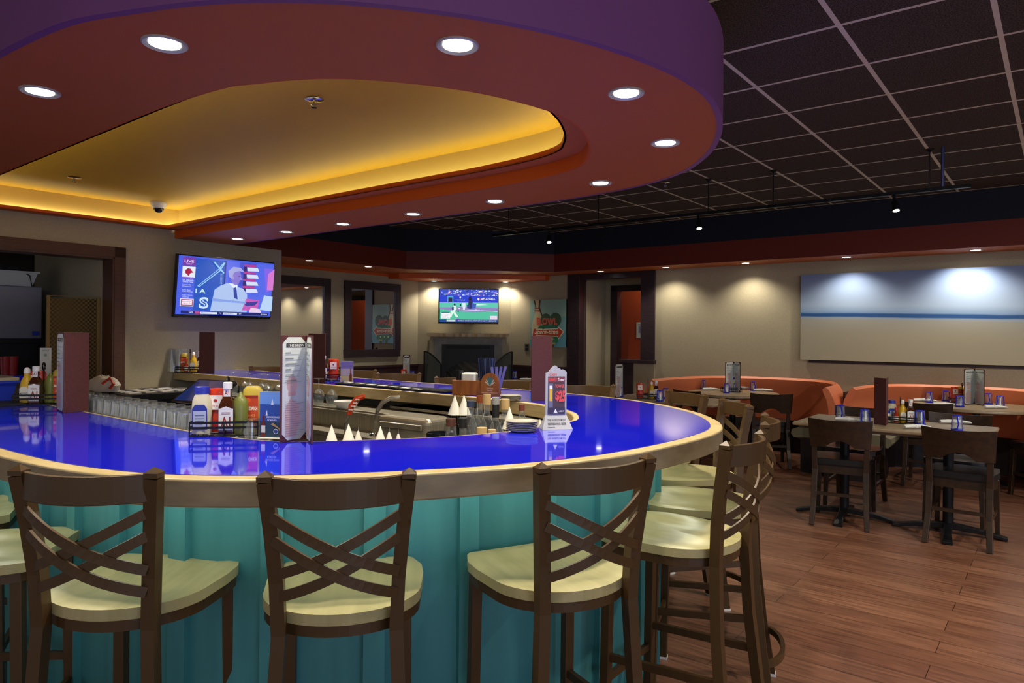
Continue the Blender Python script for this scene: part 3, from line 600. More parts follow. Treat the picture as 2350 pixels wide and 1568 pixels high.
# bowling picture
t = thing('bowling_picture', 'retro bowling sign picture on the wall beside the dark post', 'picture', W(PW-.002, 6.425, 1.61), RZ-PI/2)
g = G(); g.box(-.35, .35, -.035, 0, -.375, .375); obj('canvas', g, mat('canvas_edge', '#2d3a38', .7), t)
w_, h_ = .35, .375
def B_(x, y): return (-w_+x*2*w_, h_-y*2*h_)
I = [('r', -w_, -h_, w_, h_, '#8fb5ab'), ('p', [B_(0, .6), B_(1, .35), B_(1, 1), B_(0, 1)], '#7aaab0'), ('p', [B_(0, .85), B_(1, .65), B_(1, 1), B_(0, 1)], '#5f9db0'), ('p', [B_(.1, 0), B_(.3, 0), B_(.28, .15), B_(.32, .25), B_(.4, .4), B_(.42, .6), B_(.3, .8), B_(.06, .8), B_(.08, .5), B_(.18, .25)], '#4f2a22'),
 ('p', [B_(.14, 0), B_(.26, 0), B_(.24, .15), B_(.29, .27), B_(.35, .4), B_(.36, .6), B_(.28, .72), B_(.05, .72), B_(.06, .5), B_(.14, .3), B_(.18, .15)], '#c9bd96'), ('r', *B_(.13, .185), *B_(.27, .16), '#8e3a26'), ('r', *B_(.12, .245), *B_(.29, .22), '#8e3a26'),
 ('c', *B_(.45, .42), .1, .1, '#3d5a42'), ('c', *B_(.72, .42), .11, .11, '#3d5a42'), ('p', [B_(.22, .6), B_(.3, .54), B_(.75, .54), B_(.8, .6)], '#2c7052'), ('t', 'B', B_(.26, 0)[0], B_(0, .455)[1], .095, .12, '#d9604a', 0, .05), ('t', 'OWL', B_(.56, 0)[0], B_(0, .455)[1], .29, .11, '#d9604a', 0, .05),
 ('p', [B_(.09, .6), B_(.2, .6), B_(.22, .625), B_(.79, .6), B_(.79, .56), B_(.96, .67), B_(.8, .84), B_(.79, .78), B_(.2, .76), B_(.18, .8), B_(.07, .8)], '#e6dcc0'), ('p', [B_(.105, .61), B_(.19, .61), B_(.21, .64), B_(.8, .62), B_(.8, .59), B_(.93, .67), B_(.81, .81), B_(.8, .765), B_(.19, .745), B_(.17, .785), B_(.085, .785)], '#b8402a'),
 ('t', 'Spare-time', B_(.47, 0)[0], B_(0, .69)[1], .46, .1, '#efe6c8', .3, .02), ('p', [B_(.2, .78), B_(.78, .78), B_(.8, .9), B_(.3, .9)], '#2f7a54'), ('r', *B_(.38, 1), *B_(.44, .9), '#54452c'), ('r', *B_(.62, 1), *B_(.68, .9), '#54452c'), ('r', *B_(.55, .94), *B_(.72, .9), '#a8a85a')]
for x in (.33, .48, .64): I.append(('c', *B_(x, .835), .016, .018, '#e8e0a8'))
art('print', I, CARD, t, (0, 0, 0), Matrix.Translation((0, -.0355, 0)) @ UP)
# beach picture with soft procedural bands
BEACH = mat('beach_print', '#ffffff', .5); N, L, b = nodes(BEACH)
tc = N.new('ShaderNodeTexCoord'); sp = N.new('ShaderNodeSeparateXYZ'); L.new(tc.outputs['Object'], sp.inputs[0])
mu = N.new('ShaderNodeMath'); mu.operation = 'MULTIPLY_ADD'; mu.inputs[1].default_value = .022; L.new(sp.outputs['X'], mu.inputs[0]); L.new(sp.outputs['Z'], mu.inputs[2])
mr = N.new('ShaderNodeMapRange'); mr.inputs['From Min'].default_value = -.53; mr.inputs['From Max'].default_value = .53; L.new(mu.outputs[0], mr.inputs['Value'])
nz = N.new('ShaderNodeTexNoise'); nz.inputs['Scale'].default_value = 2.2; mp = N.new('ShaderNodeMapping'); mp.inputs['Scale'].default_value = (1, 1, 5); L.new(tc.outputs['Object'], mp.inputs['Vector']); L.new(mp.outputs[0], nz.inputs['Vector'])
ad = N.new('ShaderNodeMath'); ad.operation = 'MULTIPLY_ADD'; ad.inputs[1].default_value = .02; L.new(nz.outputs['Fac'], ad.inputs[0]); L.new(mr.outputs[0], ad.inputs[2])
rp = N.new('ShaderNodeValToRGB'); cr = rp.color_ramp; stops = [(0, '#a8a28c'), (.3, '#a39d8a'), (.46, '#9c9c96'), (.485, '#8fa0b4'), (.5, '#28528e'), (.53, '#2a5590'), (.545, '#7f9cc2'), (.62, '#9db2d0'), (.8, '#8fa4c8'), (1, '#6d83b0')]
cr.elements[0].position = 0; cr.elements[0].color = (*srgb(stops[0][1]), 1); cr.elements[1].position = 1; cr.elements[1].color = (*srgb(stops[-1][1]), 1)
for p_, c_ in stops[1:-1]: e = cr.elements.new(p_); e.color = (*srgb(c_), 1)
L.new(ad.outputs[0], rp.inputs[0]); L.new(rp.outputs[0], b.inputs['Base Color'])
t = thing('beach_picture', 'long blurred seascape canvas above the orange booths', 'picture', W(PW-.002, 1.22, 1.679), RZ-PI/2)
g = G(); g.box(-1.34, 1.34, -.06, -.02, -.525, .525); obj('canvas', g, BEACH, t)
g = G(); g.box(-1.25, 1.25, -.02, 0, -.56, .45); obj('backing_and_shadow', g, TRIM, t)  # wooden backing; its dark lower edge stands in for the canvas shadow
# outlet by the fireplace
t = thing('wall_outlet', 'dark double outlet plate between the fireplace and the bowling picture', 'outlet', W(PW-.002, 6.86, 1.22), RZ-PI/2)
g = G(); g.box(-.04, .04, -.008, 0, -.06, .06); obj('plate', g, mat('outlet_grey', '#5a5a58', .4), t)
g = G(); g.box(-.02, .02, -.011, -.008, .01, .045); g.box(-.02, .02, -.011, -.008, -.045, -.01); obj('socket', g, BLACK, t)
t = thing('wall_notice', 'white notice sheet on the orange hallway wall', 'notice', W(10.398, 5.45, 1.52), RZ-PI/2)
art('sheet', [('r', -.13, -.13, .13, .13, '#d4d8d8'), ('r', -.09, -.05, -.03, .06, '#8090b0'), ('r', .0, -.1, .05, .04, '#9aa88a'), ('r', -.1, .08, .1, .1, '#707880')], CARD, t, (0, 0, 0), Matrix.Translation((0, -.004, 0)) @ UP)
# ---------------------------------------------------------------- fireplace
fp = thing('fireplace', 'grey stone gas fireplace with a rough wooden mantel shelf', 'fireplace', (-.715, 11.54, 0), R_(1.5))
g = G(); g.add([(-.72, 0, 0), (.72, 0, 0), (.72, -.16, 0), (-.72, -.16, 0), (-.62, 0, 1.39), (.62, 0, 1.39), (.62, -.16, 1.39), (-.62, -.16, 1.39)], [(3, 2, 1, 0), (4, 5, 6, 7), (0, 1, 5, 4), (1, 2, 6, 5), (2, 3, 7, 6), (3, 0, 4, 7)]); obj('chimney_breast', g, WALL, fp)
g = G(); g.box(-.55, -.425, -.2, -.16, 0, 1.36); g.box(.425, .55, -.2, -.16, 0, 1.36); g.box(-.425, .425, -.2, -.16, 1.26, 1.36); obj('stone_surround', g, SLATE, fp)
g = G(); rnd = random.Random(5); P = []
n_ = 26
for k in range(n_+1):
    x = -.66+1.32*k/n_; P.append((x, -.33+rnd.uniform(-.012, .012)))
top = P+[(.66, 0), (-.66, 0)]
g.prism(top, 1.405, 1.44); g.prism([(x*.985, y+.02) for x, y in P]+[(.65, 0), (-.65, 0)], 1.385, 1.405); obj('mantel', g, MAPLE, fp)
g = G(); g.box(-.425, .425, -.225, -.2, 1.17, 1.26); g.box(-.425, -.37, -.225, -.2, .3, 1.17); g.box(.37, .425, -.225, -.2, .3, 1.17); g.box(-.425, .425, -.225, -.2, .2, .3)
g.box(-.37, .37, -.215, -.2, 1.02, 1.17); ar = [(-.37, 1.02)]+[(-.37+.74*i/12, .8+.2*math.sin(PI*i/12)) for i in range(13)]+[(.37, 1.02)]
for i in range(1, len(ar)-2): g.add([(ar[i][0], -.215, ar[i][1]), (ar[i+1][0], -.215, ar[i+1][1]), (ar[i+1][0], -.215, 1.02), (ar[i][0], -.215, 1.02)], [(0, 1, 2, 3)])
obj('insert_frame', g, mat('charcoal_metal', '#24282b', .5, .3), fp)
g = G()
for i in range(24):
    x = -.36+.03*i
    g.tube([(x, -.229, 1.19), (x+.03, -.229, 1.24)], .002, seg=4); g.tube([(x+.03, -.229, 1.19), (x, -.229, 1.24)], .002, seg=4)
obj('vent_lattice', g, BLACKM, fp)
g = G(); g.box(-.37, .37, -.16, -.15, .3, 1.02); obj('firebox', g, mat('soot', '#0c0d10', .3), fp)
g = G(); 
for a, b2, r in (((-.3, -.19, .62), (.28, -.185, .7), .05), ((-.2, -.2, .72), (.3, -.2, .6), .04), ((-.28, -.2, .5), (.3, -.19, .52), .06), ((-.1, -.2, .78), (.12, -.2, .7), .03)): g.tube([a, ((a[0]+b2[0])/2, a[1], (a[2]+b2[2])/2+.02), b2], r, seg=9)
obj('logs', g, noisy('charred_log', '#221d1b', '#5a4c40', nscale=14, rough=.9), fp)
g = G(); g.box(-.43, .43, -.24, -.16, .0, .2); obj('hearth_sill', g, SLATE, fp)
def screen(px0, px1, Y, flip, label):
    x0 = (px0-1175)/FPX*Y; x1 = (px1-1175)/FPX*Y
    t = thing('fire_screen', label, 'fire screen', ((x0+x1)/2, Y, 0), R_(25 if flip else -25)); w_ = (x1-x0)/2*1.1
    top = [(-w_+2*w_*i/10, (1.16-.2*(i/10)**1.6) if not flip else (1.16-.2*(1-i/10)**1.6)) for i in range(11)]
    g = G(); g.tube([(-w_, 0, .02)]+[(x, 0, z) for x, z in top]+[(w_, 0, .02)], .009, square=True, closed=True); obj('frame', g, BLACKM, t)
    g = G()
    for i in range(10): g.add([(top[i][0], 0, .02), (top[i+1][0], 0, .02), (top[i+1][0], 0, top[i+1][1]), (top[i][0], 0, top[i][1]), (top[i][0], .002, .02), (top[i+1][0], .002, .02), (top[i+1][0], .002, top[i+1][1]), (top[i][0], .002, top[i][1])], [(0, 1, 2, 3), (7, 6, 5, 4)])
    obj('mesh_panel', g, mat('fire_mesh', '#2c3638', .6, alpha=.6), t)
screen(973, 1014, 10.85, False, 'black mesh fire screen wing left of the fireplace'); screen(1136, 1176, 10.85, True, 'black mesh fire screen wing right of the fireplace')
# ---------------------------------------------------------------- service room behind the opening
t = thing('steel_cabinet', 'pale steel cabinet in the service opening with a blue sticker', 'cabinet', W(0, 0, 0), RZ)
g = G(); g.box(1.0, 2.42, 7.6, 8.2, 1.36, 1.85); obj('body', g, mat('pale_steel', '#8f8f9c', .35, .3), t, bevel=.01)
g = G(); g.box(1.9, 1.906, 7.592, 7.6, 1.38, 1.83); obj('door_seam', g, BLACKM, t)
g = G(); g.box(2.34, 2.4, 7.594, 7.6, 1.39, 1.43); obj('sticker', g, mat('blue_sticker', '#2a46b0'), t)
t = thing('black_shelf_unit', 'black shelf unit under the pale cabinet in the service opening', 'shelf unit', W(0, 0, 0), RZ)
g = G(); g.box(1.0, 2.5, 7.5, 8.3, 1.32, 1.358); obj('shelf', g, BLACK, t); g = G(); g.box(1.0, 2.45, 7.6, 8.3, 0, 1.32); obj('body', g, mat('black_front', '#16171a', .5), t)
c0 = W(2.16, 7.8, 1.851)
t = thing('plastic_tub', 'white plastic tub with utensils on the pale cabinet', 'tub', c0, RZ)
g = G(); g.add([(-.2, -.13, 0), (.2, -.13, 0), (.2, .13, 0), (-.2, .13, 0), (-.235, -.16, .13), (.235, -.16, .13), (.235, .16, .13), (-.235, .16, .13)], [(3, 2, 1, 0), (4, 5, 6, 7), (0, 1, 5, 4), (1, 2, 6, 5), (2, 3, 7, 6), (3, 0, 4, 7)]); g.box(-.25, .25, -.175, .175, .125, .14); obj('tub', g, PLASTW, t)
g = G(); g.tube([(-.15, 0, .16), (.1, -.05, .17), (.16, -.19, .1), (.18, -.19, .0)], .006); g.lathe([(.06, .15), (.08, .2), (0, .22)], 12, M=Matrix.Translation((-.05, 0, 0))); g.tube([(-.1, .03, .18), (.14, .04, .19)], .008); obj('utensils', g, mat('grey_metal', '#555a60', .4, .6), t)
t = thing('woven_screen', 'brown woven wicker screen standing inside the service opening', 'screen', W(2.375, 6.72, 0), RZ)
WEAVE = mat('wicker', '#5b4a28', .8); N, L, b = nodes(WEAVE)
tc = N.new('ShaderNodeTexCoord'); w1 = N.new('ShaderNodeTexChecker'); w1.inputs['Scale'].default_value = 55; w1.inputs['Color1'].default_value = (*srgb('#7d6838'), 1); w1.inputs['Color2'].default_value = (*srgb('#2c2212'), 1)
L.new(tc.outputs['Object'], w1.inputs['Vector']); L.new(w1.outputs['Color'], b.inputs['Base Color'])
g = G(); g.box(-.19, .2, 0, .012, .02, 1.72); obj('weave', g, WEAVE, t)
g = G(); g.tube([(-.19, .006, 0), (-.19, .006, 1.735), (.2, .006, 1.735), (.2, .006, 0)], .012, square=True); obj('frame', g, mat('wicker_frame', '#8a7444', .7), t)
t = thing('service_counter', 'small blue topped service counter in the opening at the far left', 'counter', W(0, 0, 0), RZ)
g = G(); g.box(1.37, 2.12, 6.66, 7.1, 1.03, 1.07); obj('counter_top', g, BLUE, t); g = G(); g.box(1.37, 2.1, 6.7, 7.1, 0, 1.03); obj('cabinet', g, mat('grey_front', '#4e4a46', .5), t)
def cup():
    t = thing('plastic_tumbler', 'x', 'tumbler'); g = G(); g.lathe([(.033, 0), (.042, .15), (.039, .15), (.031, .004), (0, .004)], 20); obj('body', g, mat('red_plastic', '#8a1420', .3), t); return t
CU = Proto(cup())
for px, lb in ((13, 'left red plastic tumbler on the service counter'), (29, 'right red plastic tumbler on the service counter')):
    k = (px-1175)/FPX; Y = 6.85/(-.7843*k+.6204); CU.put((k*Y, Y, 1.071), 0, lb, 'red tumblers')
# ---------------------------------------------------------------- bar-side fittings
def uvbox(name, label, cat, u0, u1, v0, v1, z0, z1, m, part='body', bev=.004):
    uc, vc = (u0+u1)/2, (v0+v1)/2; t = thing(name, label, cat, W(uc, vc, z0), RZ); g = G(); g.box(u0-uc, u1-uc, v0-vc, v1-vc, 0, z1-z0); obj(part, g, m, t, bevel=bev); return t, uc, vc
t = thing('glass_rail', 'steel rail shelf holding glasses along the inside of the bar', 'shelf', (0, 0, 0), RZ)
A_ = [p for p in ush(.893, 4.6, 2.5)]; B2 = [p for p in ush(.73, 4.6, 2.5)]
g = G(); g.band(A_, B2, .975, .99); obj('shelf', g, STEEL, t)
g = G(); g.band(ush(1.185, 4.6, 2.5), A_, .962, .974); obj('bracket', g, STEEL, t)
def tumbler(h=.14, rt=.032, rb=.041):
    t = thing('pint_glass', 'x', 'glass'); g = G()
    g.lathe([(rb, 0), (rt+.0005, h*.93), (rt-.002, h), (0, h), (0, h-.012), (rt-.004, h-.014), (rb-.003, .0)], 16); obj('bowl', g, GLASS, t); return t
def inset(r, s):   # point at arc length s (from the near arm) along the outline inset to r
    c = ush(r, 4.6, 2.5)
    for i in range(len(c)-1):
        d = math.hypot(c[i+1][0]-c[i][0], c[i+1][1]-c[i][1])
        if s <= d: f = s/d; return c[i][0]+(c[i+1][0]-c[i][0])*f, c[i][1]+(c[i+1][1]-c[i][1])*f
        s -= d
GL = Proto(tumbler()); k = 0
for row, r in enumerate((.845, .765)):
    s = .12+.04*row
    while s < 2.32:
        if not (1.16 < s < 1.23 and row == 0):
            u, v = inset(r, s); p = W(u, v, .9905)
            GL.put(p, 0, 'upside-down clear pint glass in the front row along the inner bar edge' if row == 0 else 'upside-down clear pint glass in the back row behind the front row glasses', 'upside-down pint glasses, '+('front row' if row == 0 else 'back row'))
        s += .0865
# underbar along the far arm
t, uc, vc = uvbox('underbar_sink', 'stainless underbar sink unit inside the far side of the bar', 'sink', 2.62, 2.93, 2.6, 6.2, 0, .82, STEEL, 'cabinet')
g = G(); g.box(.12, .15, -1.8, 1.8, .82, .93); obj('backsplash', g, STEEL, t); g = G(); g.box(-.16, -.145, -1.8, 1.8, .82, .845); obj('front_lip', g, STEEL, t)
t, uc, vc = uvbox('steel_shelf', 'narrow steel shelf behind the underbar sink', 'shelf', 2.935, 3.2, 2.75, 6.2, .925, .94, STEEL, 'shelf')
g = G(); g.box(-.12, .12, -1.7, -1.68, -.925, 0); g.box(-.12, .12, 1.6, 1.62, -.925, 0); obj('support', g, STEEL, t)
t = thing('ice_bin', 'stainless ice bin with rounded corners inside the bar below the dark bar mat', 'ice bin', (-.55, 4.1, 0), R_(-34))
g = G(); g.box(-.2, .2, -.14, .16, 0, .965); obj('lid', g, STEEL, t, bevel=.035, seg=4)
g = G(); g.box(-.16, .16, -.155, -.14, .9, .93); obj('handle', g, STEEL, t, bevel=.004)
t = thing('faucet', 'bent steel spray hose rising from the bar sink', 'faucet'); b0 = spot(858, 1000, .82)
g = G(); g.tube([(b0.x, b0.y, .82), (b0.x+.01, b0.y, .9), (b0.x+.02, b0.y, .97), (b0.x+.05, b0.y, 1.02), (b0.x+.1, b0.y, 1.05), (b0.x+.15, b0.y+.02, 1.05)], .013, seg=12); obj('neck', g, STEEL, t)
g = G(); g.lathe([(.03, 0), (.025, .015), (.015, .02)], 16, M=Matrix.Translation((b0.x, b0.y, .82))); obj('flange', g, CHROME, t)
t = thing('soda_gun', 'drink dispensing gun with red and white buttons on a steel hose', 'soda gun'); b0 = Vector((-.86, 3.75, .8))
g = G(); g.tube([(b0.x+.03, b0.y, .0), (b0.x+.02, b0.y, .8), (b0.x-.03, b0.y, .9), (b0.x-.03, b0.y, .96), (b0.x-.01, b0.y, 1.01)], .009, seg=10); obj('hose', g, STEEL, t)
g = G(); g.tube([(b0.x-.012, b0.y, 1.005), (b0.x+.0, b0.y, 1.05), (b0.x+.03, b0.y, 1.09), (b0.x+.07, b0.y, 1.105)], [.015, .018, .02, .014], [.012, .016, .018, .012], seg=10); gun = obj('handle', g, mat('orange_plastic', '#c8431c', .35), t)
for i in range(4):
    for j in (-1, 1): g = G(); g.lathe([(.006, 0), (.006, .006), (0, .007)], 8, M=Matrix.Translation((b0.x-.0+.012*i+j*.006, b0.y-.02, 1.03+.018*i))); obj('button', g, PLASTW, gun)
# wine glasses upside down on the steel shelf
def wine():
    t = thing('wine_glass', 'x', 'wine glass'); g = G()
    g.lathe([(.030, 0), (.038, .03), (.042, .055), (.036, .085), (.012, .105), (.004, .112), (.0035, .17), (.01, .176), (.035, .18), (.035, .182), (0, .182), (0, .178), (0, .11), (.03, .085), (.038, .055), (.028, .0)], 18); obj('bowl', g, GLASS, t); return t
WG = Proto(wine())
for i, (u, v) in enumerate([(3.02, 3.98), (3.0, 4.1), (3.02, 4.62), (3.0, 4.74), (3.03, 4.86), (3.0, 4.98), (3.03, 5.1), (3.0, 5.22)]):
    WG.put(W(u, v, .9405), 0, 'upside-down wine glass right of the tall open menu' if i < 2 else 'upside-down wine glass hanging in the group left of the tall open menu', 'wine glasses right of the menu' if i < 2 else 'wine glasses left of the menu')
t = thing('white_bowl', 'shallow white dish on the steel shelf beside the wine glasses', 'bowl', W(2.99, 3.78, .9405)); g = G(); g.lathe([(.06, 0), (.08, .035), (.083, .045), (.078, .045), (.057, .005), (0, .005)], 28); obj('dish', g, PLASTW, t)
# register side
t, uc, vc = uvbox('waste_bin', 'black bin with a mat on its lid in front of the far counter end', 'bin', 2.05, 2.5, 4.85, 5.3, 0, .98, mat('bin_grey', '#2c2c2e', .5), 'bin')
g = G(); g.box(-.26, .26, -.27, .27, .98, 1.02); lid = obj('lid', g, BLACK, t); g = G()
for i in range(4):
    for j in range(3): g.box(-.2+.11*i, -.12+.11*i, -.17+.13*j, -.1+.13*j, 1.02, 1.024)
obj('mat_blocks', g, PLASTW, lid)
q = W(2.12, 5.45, 0)
t = thing('plastic_bag', 'crumpled white plastic bag tied with red on the black bin', 'bag', W(2.0, 5.12, 1.025)); g = G(); rnd = random.Random(9); prof = [(0, 0), (.07, .01), (.085, .05), (.06, .09), (.02, .11), (0, .112)]
g.lathe([(r*1.0, z) for r, z in prof], 14); g.v = [Vector((p.x*1.35+rnd.uniform(-.012, .012), p.y+rnd.uniform(-.012, .012), max(0, p.z+rnd.uniform(-.008, .008)))) for p in g.v]; obj('bag', g, mat('bag_white', '#c8c4ba', .5), t)
g = G(); g.tube([(.03, -.07, .06), (.07, -.05, .1), (.1, -.06, .06), (.08, -.07, .03)], .01); obj('red_tie', g, mat('red_tie', '#c8321c', .4), t)
t = thing('register_terminal', 'black register touchscreen tilted back inside the bar', 'register', W(2.3, 4.45, 0), RZ-PI/2+.2)
g = G(); g.box(-.22, .22, -.2, .2, 0, .94); obj('cabinet', g, mat('bin_grey', '#2c2c2e', .5), t)
Mx = Matrix.Translation((0, 0, 1.0)) @ rotx(R_(-58)); g = G(); g.box(-.18, .18, -.015, .015, -.06, .2, 0, Mx); s_ = obj('display', g, BLACK, t, bevel=.004)
g = G(); g.box(-.16, .16, -.0165, -.0151, -.04, .185, 0, Mx); obj('glass', g, mat('dark_screen', '#0b1a3a', .08, emit='#1c3a80', es=.25), s_)
g = G(); g.box(-.1, .1, -.08, .1, .94, .98); obj('base', g, BLACK, t)
# liquor shelf and bottles at the round end
t = thing('liquor_shelf', 'steel liquor shelf inside the round end of the bar', 'shelf', (-.08, 3.14, .85)); g = G(); g.box(-.37, .33, -.28, .3, 0, .012); obj('shelf', g, STEEL, t)
g = G(); g.box(-.36, -.34, -.2, .25, -.85, 0); g.box(.28, .3, -.1, .25, -.85, 0); obj('support', g, STEEL, t)
def liquor(prof, glass, capc, caph, lab=None, capr=.016, liq=None):
    t = thing('liquor_bottle', 'x', 'bottle'); g = G(); g.lathe(prof, 18); obj('glass', g, glass, t); zt = prof[-1][1]; rt = prof[-1][0]
    g = G(); g.lathe([(capr, zt-.012), (capr, zt+caph), (0, zt+caph+.001)], 14); obj('stopper', g, capc, t)
    if lab:
        r0, z0, z1, cm = lab; g = G(); g.lathe([(r0+.0008, z0), (r0+.0008, z1)], 18); g.f = g.f[:18]; g.m = g.m[:18]; g.sm = g.sm[:18]; obj('label', g, cm, t)
    if liq:
        g = G(); g.lathe([(0, .006), (prof[1][0]-.004, .006), (prof[2][0]-.004, liq[0]), (0, liq[0])], 16); obj('liquor', g, liq[1], t)
    return t
CORK = mat('cork', '#b89a68', .7); DCAP = mat('brown_cap', '#4a2a20', .5); AMB = mat('amber_liquor', (.55, .2, .02), .05, trans=.8)
def pf(r, hb, hn, rn=.014): return [(0, 0), (r, 0), (r, hb), (r*.9, hb+.02), (rn+.004, hb+.055), (rn, hb+.075), (rn, hn)]
Z0 = .8625
LQ = [(1037, 2.98, 'tall', pf(.038, .1, .2, .02), GLASS, DCAP, .02, (.038, .03, .08, mat('cream_label', '#cfc8a8')), .022, 'clear square-shouldered bottle with a brown stopper, left end of the liquor'),
 (1064, 2.93, '', pf(.036, .09, .2, .015), GLASS, BLACK, .03, None, .018, 'amber spirit bottle with a black cap in the front of the liquor', (.08, AMB)),
 (1081, 3.1, '', pf(.037, .15, .27, .015), GLASS, mat('blue_cap', '#24304a'), .015, (.0365, .05, .13, mat('navy_label', '#223066')), .017, 'tall bottle with a navy label among the liquor'),
 (1102, 3.3, '', pf(.036, .14, .27), GLASS, mat('amber_cap', '#7a3a10'), .02, (.0365, .04, .1, PAPER), .015, 'bottle with an amber cap at the back of the liquor'),
 (1119, 3.22, '', pf(.036, .15, .27), GLASS, CORK, .035, None, .018, 'clear bottle with a pale cork left of the black-collared one'),
 (1139, 3.12, '', pf(.04, .13, .28), GLASS, mat('grey_cap', '#8a8a88'), .02, (.0155, .21, .27, BLACK), .0165, 'clear bottle with a long black neck collar'),
 (1161, 3.2, '', pf(.043, .13, .25, .017), GLASS, CORK, .035, None, .02, 'wide clear bottle with a pale cork, right of the black-collared one'),
 (1108, 2.93, '', pf(.046, .075, .16, .018), GLASS, CORK, .03, (.0185, .13, .155, mat('red_label', '#9a2a1c')), .022, 'short round bottle with a wooden stopper and red neck band'),
 (1131, 2.93, '', pf(.03, .085, .16, .014), GLASS, CORK, .022, (.0305, .02, .07, mat('orange_label', '#c85a30')), .018, 'small bottle with an orange label and wooden stopper'),
 (1199, 3.25, '', pf(.03, .15, .24, .011), GLASS, mat('rust_cap', '#6a3524'), .016, None, .014, 'slim clear bottle with a rust cap behind the stacked plates'),
 (1206, 3.1, '', pf(.032, .11, .17, .014), mat('dark_glass', '#0c1210', .1), BLACK, .02, None, .017, 'dark bottle with a black cap behind the stacked plates'),
 (1092, 3.38, '', pf(.034, .13, .235, .014), GLASS, BLACK, .02, None, .016, 'clear bottle with a flat black cap at the very back of the liquor'),
 (1016, 3.05, '', pf(.028, .05, .12, .01), GLASS, CHROME, .01, None, .012, 'small clear decanter at the left front of the liquor')]
for px, Y, _, prof, gm, cm, ch, lab, cr_, lb, *lq in LQ:
    t = liquor(prof, gm, cm, ch, lab, cr_, lq[0] if lq else None); t.location = ((px-1175)/FPX*Y, Y, Z0); t['label'] = lb
t = thing('ice_bucket', 'dark blue glass ice bucket at the left of the liquor bottles', 'bucket', (-.355+.02, 3.2, Z0)); g = G(); g.lathe([(.045, 0), (.055, .13), (.051, .13), (.042, .005), (0, .005)], 20); obj('bucket', g, mat('dark_tub', '#14161c', .2), t)
def blueglass(label='x'):
    t = thing('tumbler', 'x', 'glass'); g = G(); g.lathe([(.038, 0), (.0365, .03), (.031, .1), (.029, .11), (.026, .11), (.028, .1), (.0355, .0)], 16); obj('wall', g, GLASS, t)
    g = G(); g.lathe([(.0392, 0), (.0387, .012), (.0382, .012), (.0387, 0)], 16); obj('blue_rim', g, BGLASS, t); g = G(); g.lathe([(0, .104), (.0275, .104), (.0305, .112), (0, .113)], 16); obj('blue_foot', g, BGLASS, t)
    g = G()
    for a in (0.3, 2.2, 4.4): g.tube([(.0385*math.cos(a), .0385*math.sin(a), .01), (.036*math.cos(a+.2), .036*math.sin(a+.2), .05), (.032*math.cos(a), .032*math.sin(a), .104)], .0045, seg=5)
    obj('blue_streak', g, BGLASS, t); return t
BG = Proto(blueglass())
BG.put((-.335-.045, 3.02, Z0), 0, 'blue-rimmed tumbler at the left end of the liquor shelf', None)
# paper cups set over pour spouts
def cone():
    t = thing('paper_cone', 'x', 'paper cup'); g = G(); g.lathe([(.031, 0), (.0008, .088), (0, .088)], 24); obj('cone', g, mat('cone_paper', '#d8d6cc', .7), t); return t
CO = Proto(cone())
def well(): 
    t = thing('well_bottle', 'x', 'bottle'); g = G(); g.lathe([(0, 0), (.036, 0), (.036, .13), (.014, .2), (.014, .25), (0, .25)], 14); obj('glass', g, mat('dark_glass', '#0c1210', .1), t); g = G(); g.lathe([(.012, .25), (.004, .27), (.003, .31), (0, .31)], 8); obj('pour_spout', g, CHROME, t); return t
WB = Proto(well())
t, uc, vc = uvbox('speed_rail', 'steel speed rail holding well bottles inside the near counter', 'rack', 1.62, 1.9, 2.08, 2.6, .74, .755, STEEL, 'tray'); t.location = (-.52, 2.77, .752); t.rotation_euler = (0, 0, R_(10))
g = G(); g.box(-.14, .14, -.01, .01, -.752, 0); obj('support', g, STEEL, t)
CN = [(763, 2.66, 977, 1, 'large paper cone just right of the tall open menu'), (802, 2.64, 974, 1, 'large paper cone in front of the drink gun hose'), (824, 2.86, 986, .75, 'small paper cone right of the drink gun hose'),
 (875, 2.72, 979, 1, 'large paper cone left of the middle small cones'), (895, 2.9, 988, .75, 'first small paper cone in the middle of the inner bar edge'), (916, 3.05, 992, .7, 'second small paper cone in the middle of the inner bar edge')]
for px, Y, py, s_, lb in CN:
    x = (px-1175)/FPX*Y; zt = EYE-(py-763)*Y/FPX; c = CO.put((x, Y, zt-.088*s_), 0, lb, 'paper cones over pour spouts'); c.scale = (s_, s_, s_)
    b2 = WB.put((x, Y, zt-.088*s_-.235), 0, 'well bottle under a paper cone inside the near counter', 'well bottles')
for px, py, Y, lb in ((1045, 908, 3.28, 'left of the two paper cones in front of the wooden napkin box'), (1066, 908, 3.28, 'right of the two paper cones in front of the wooden napkin box'), (1171, 935, 3.02, 'tall paper cone above the stacked plates'), (1241, 962, 3.3, 'paper cone half hidden behind the beer table tent')):
    x = (px-1175)/FPX*Y; zt = EYE-(py-765)*Y/FPX; c = CO.put((x, Y, zt-.088*1.05), 0, lb, 'paper cones over pour spouts'); c.scale = (1.05,)*3
    WB.put((x, Y, zt-.088*1.05-.24), 0, 'well bottle under a paper cone at the round end of the bar', 'well bottles at the round end')
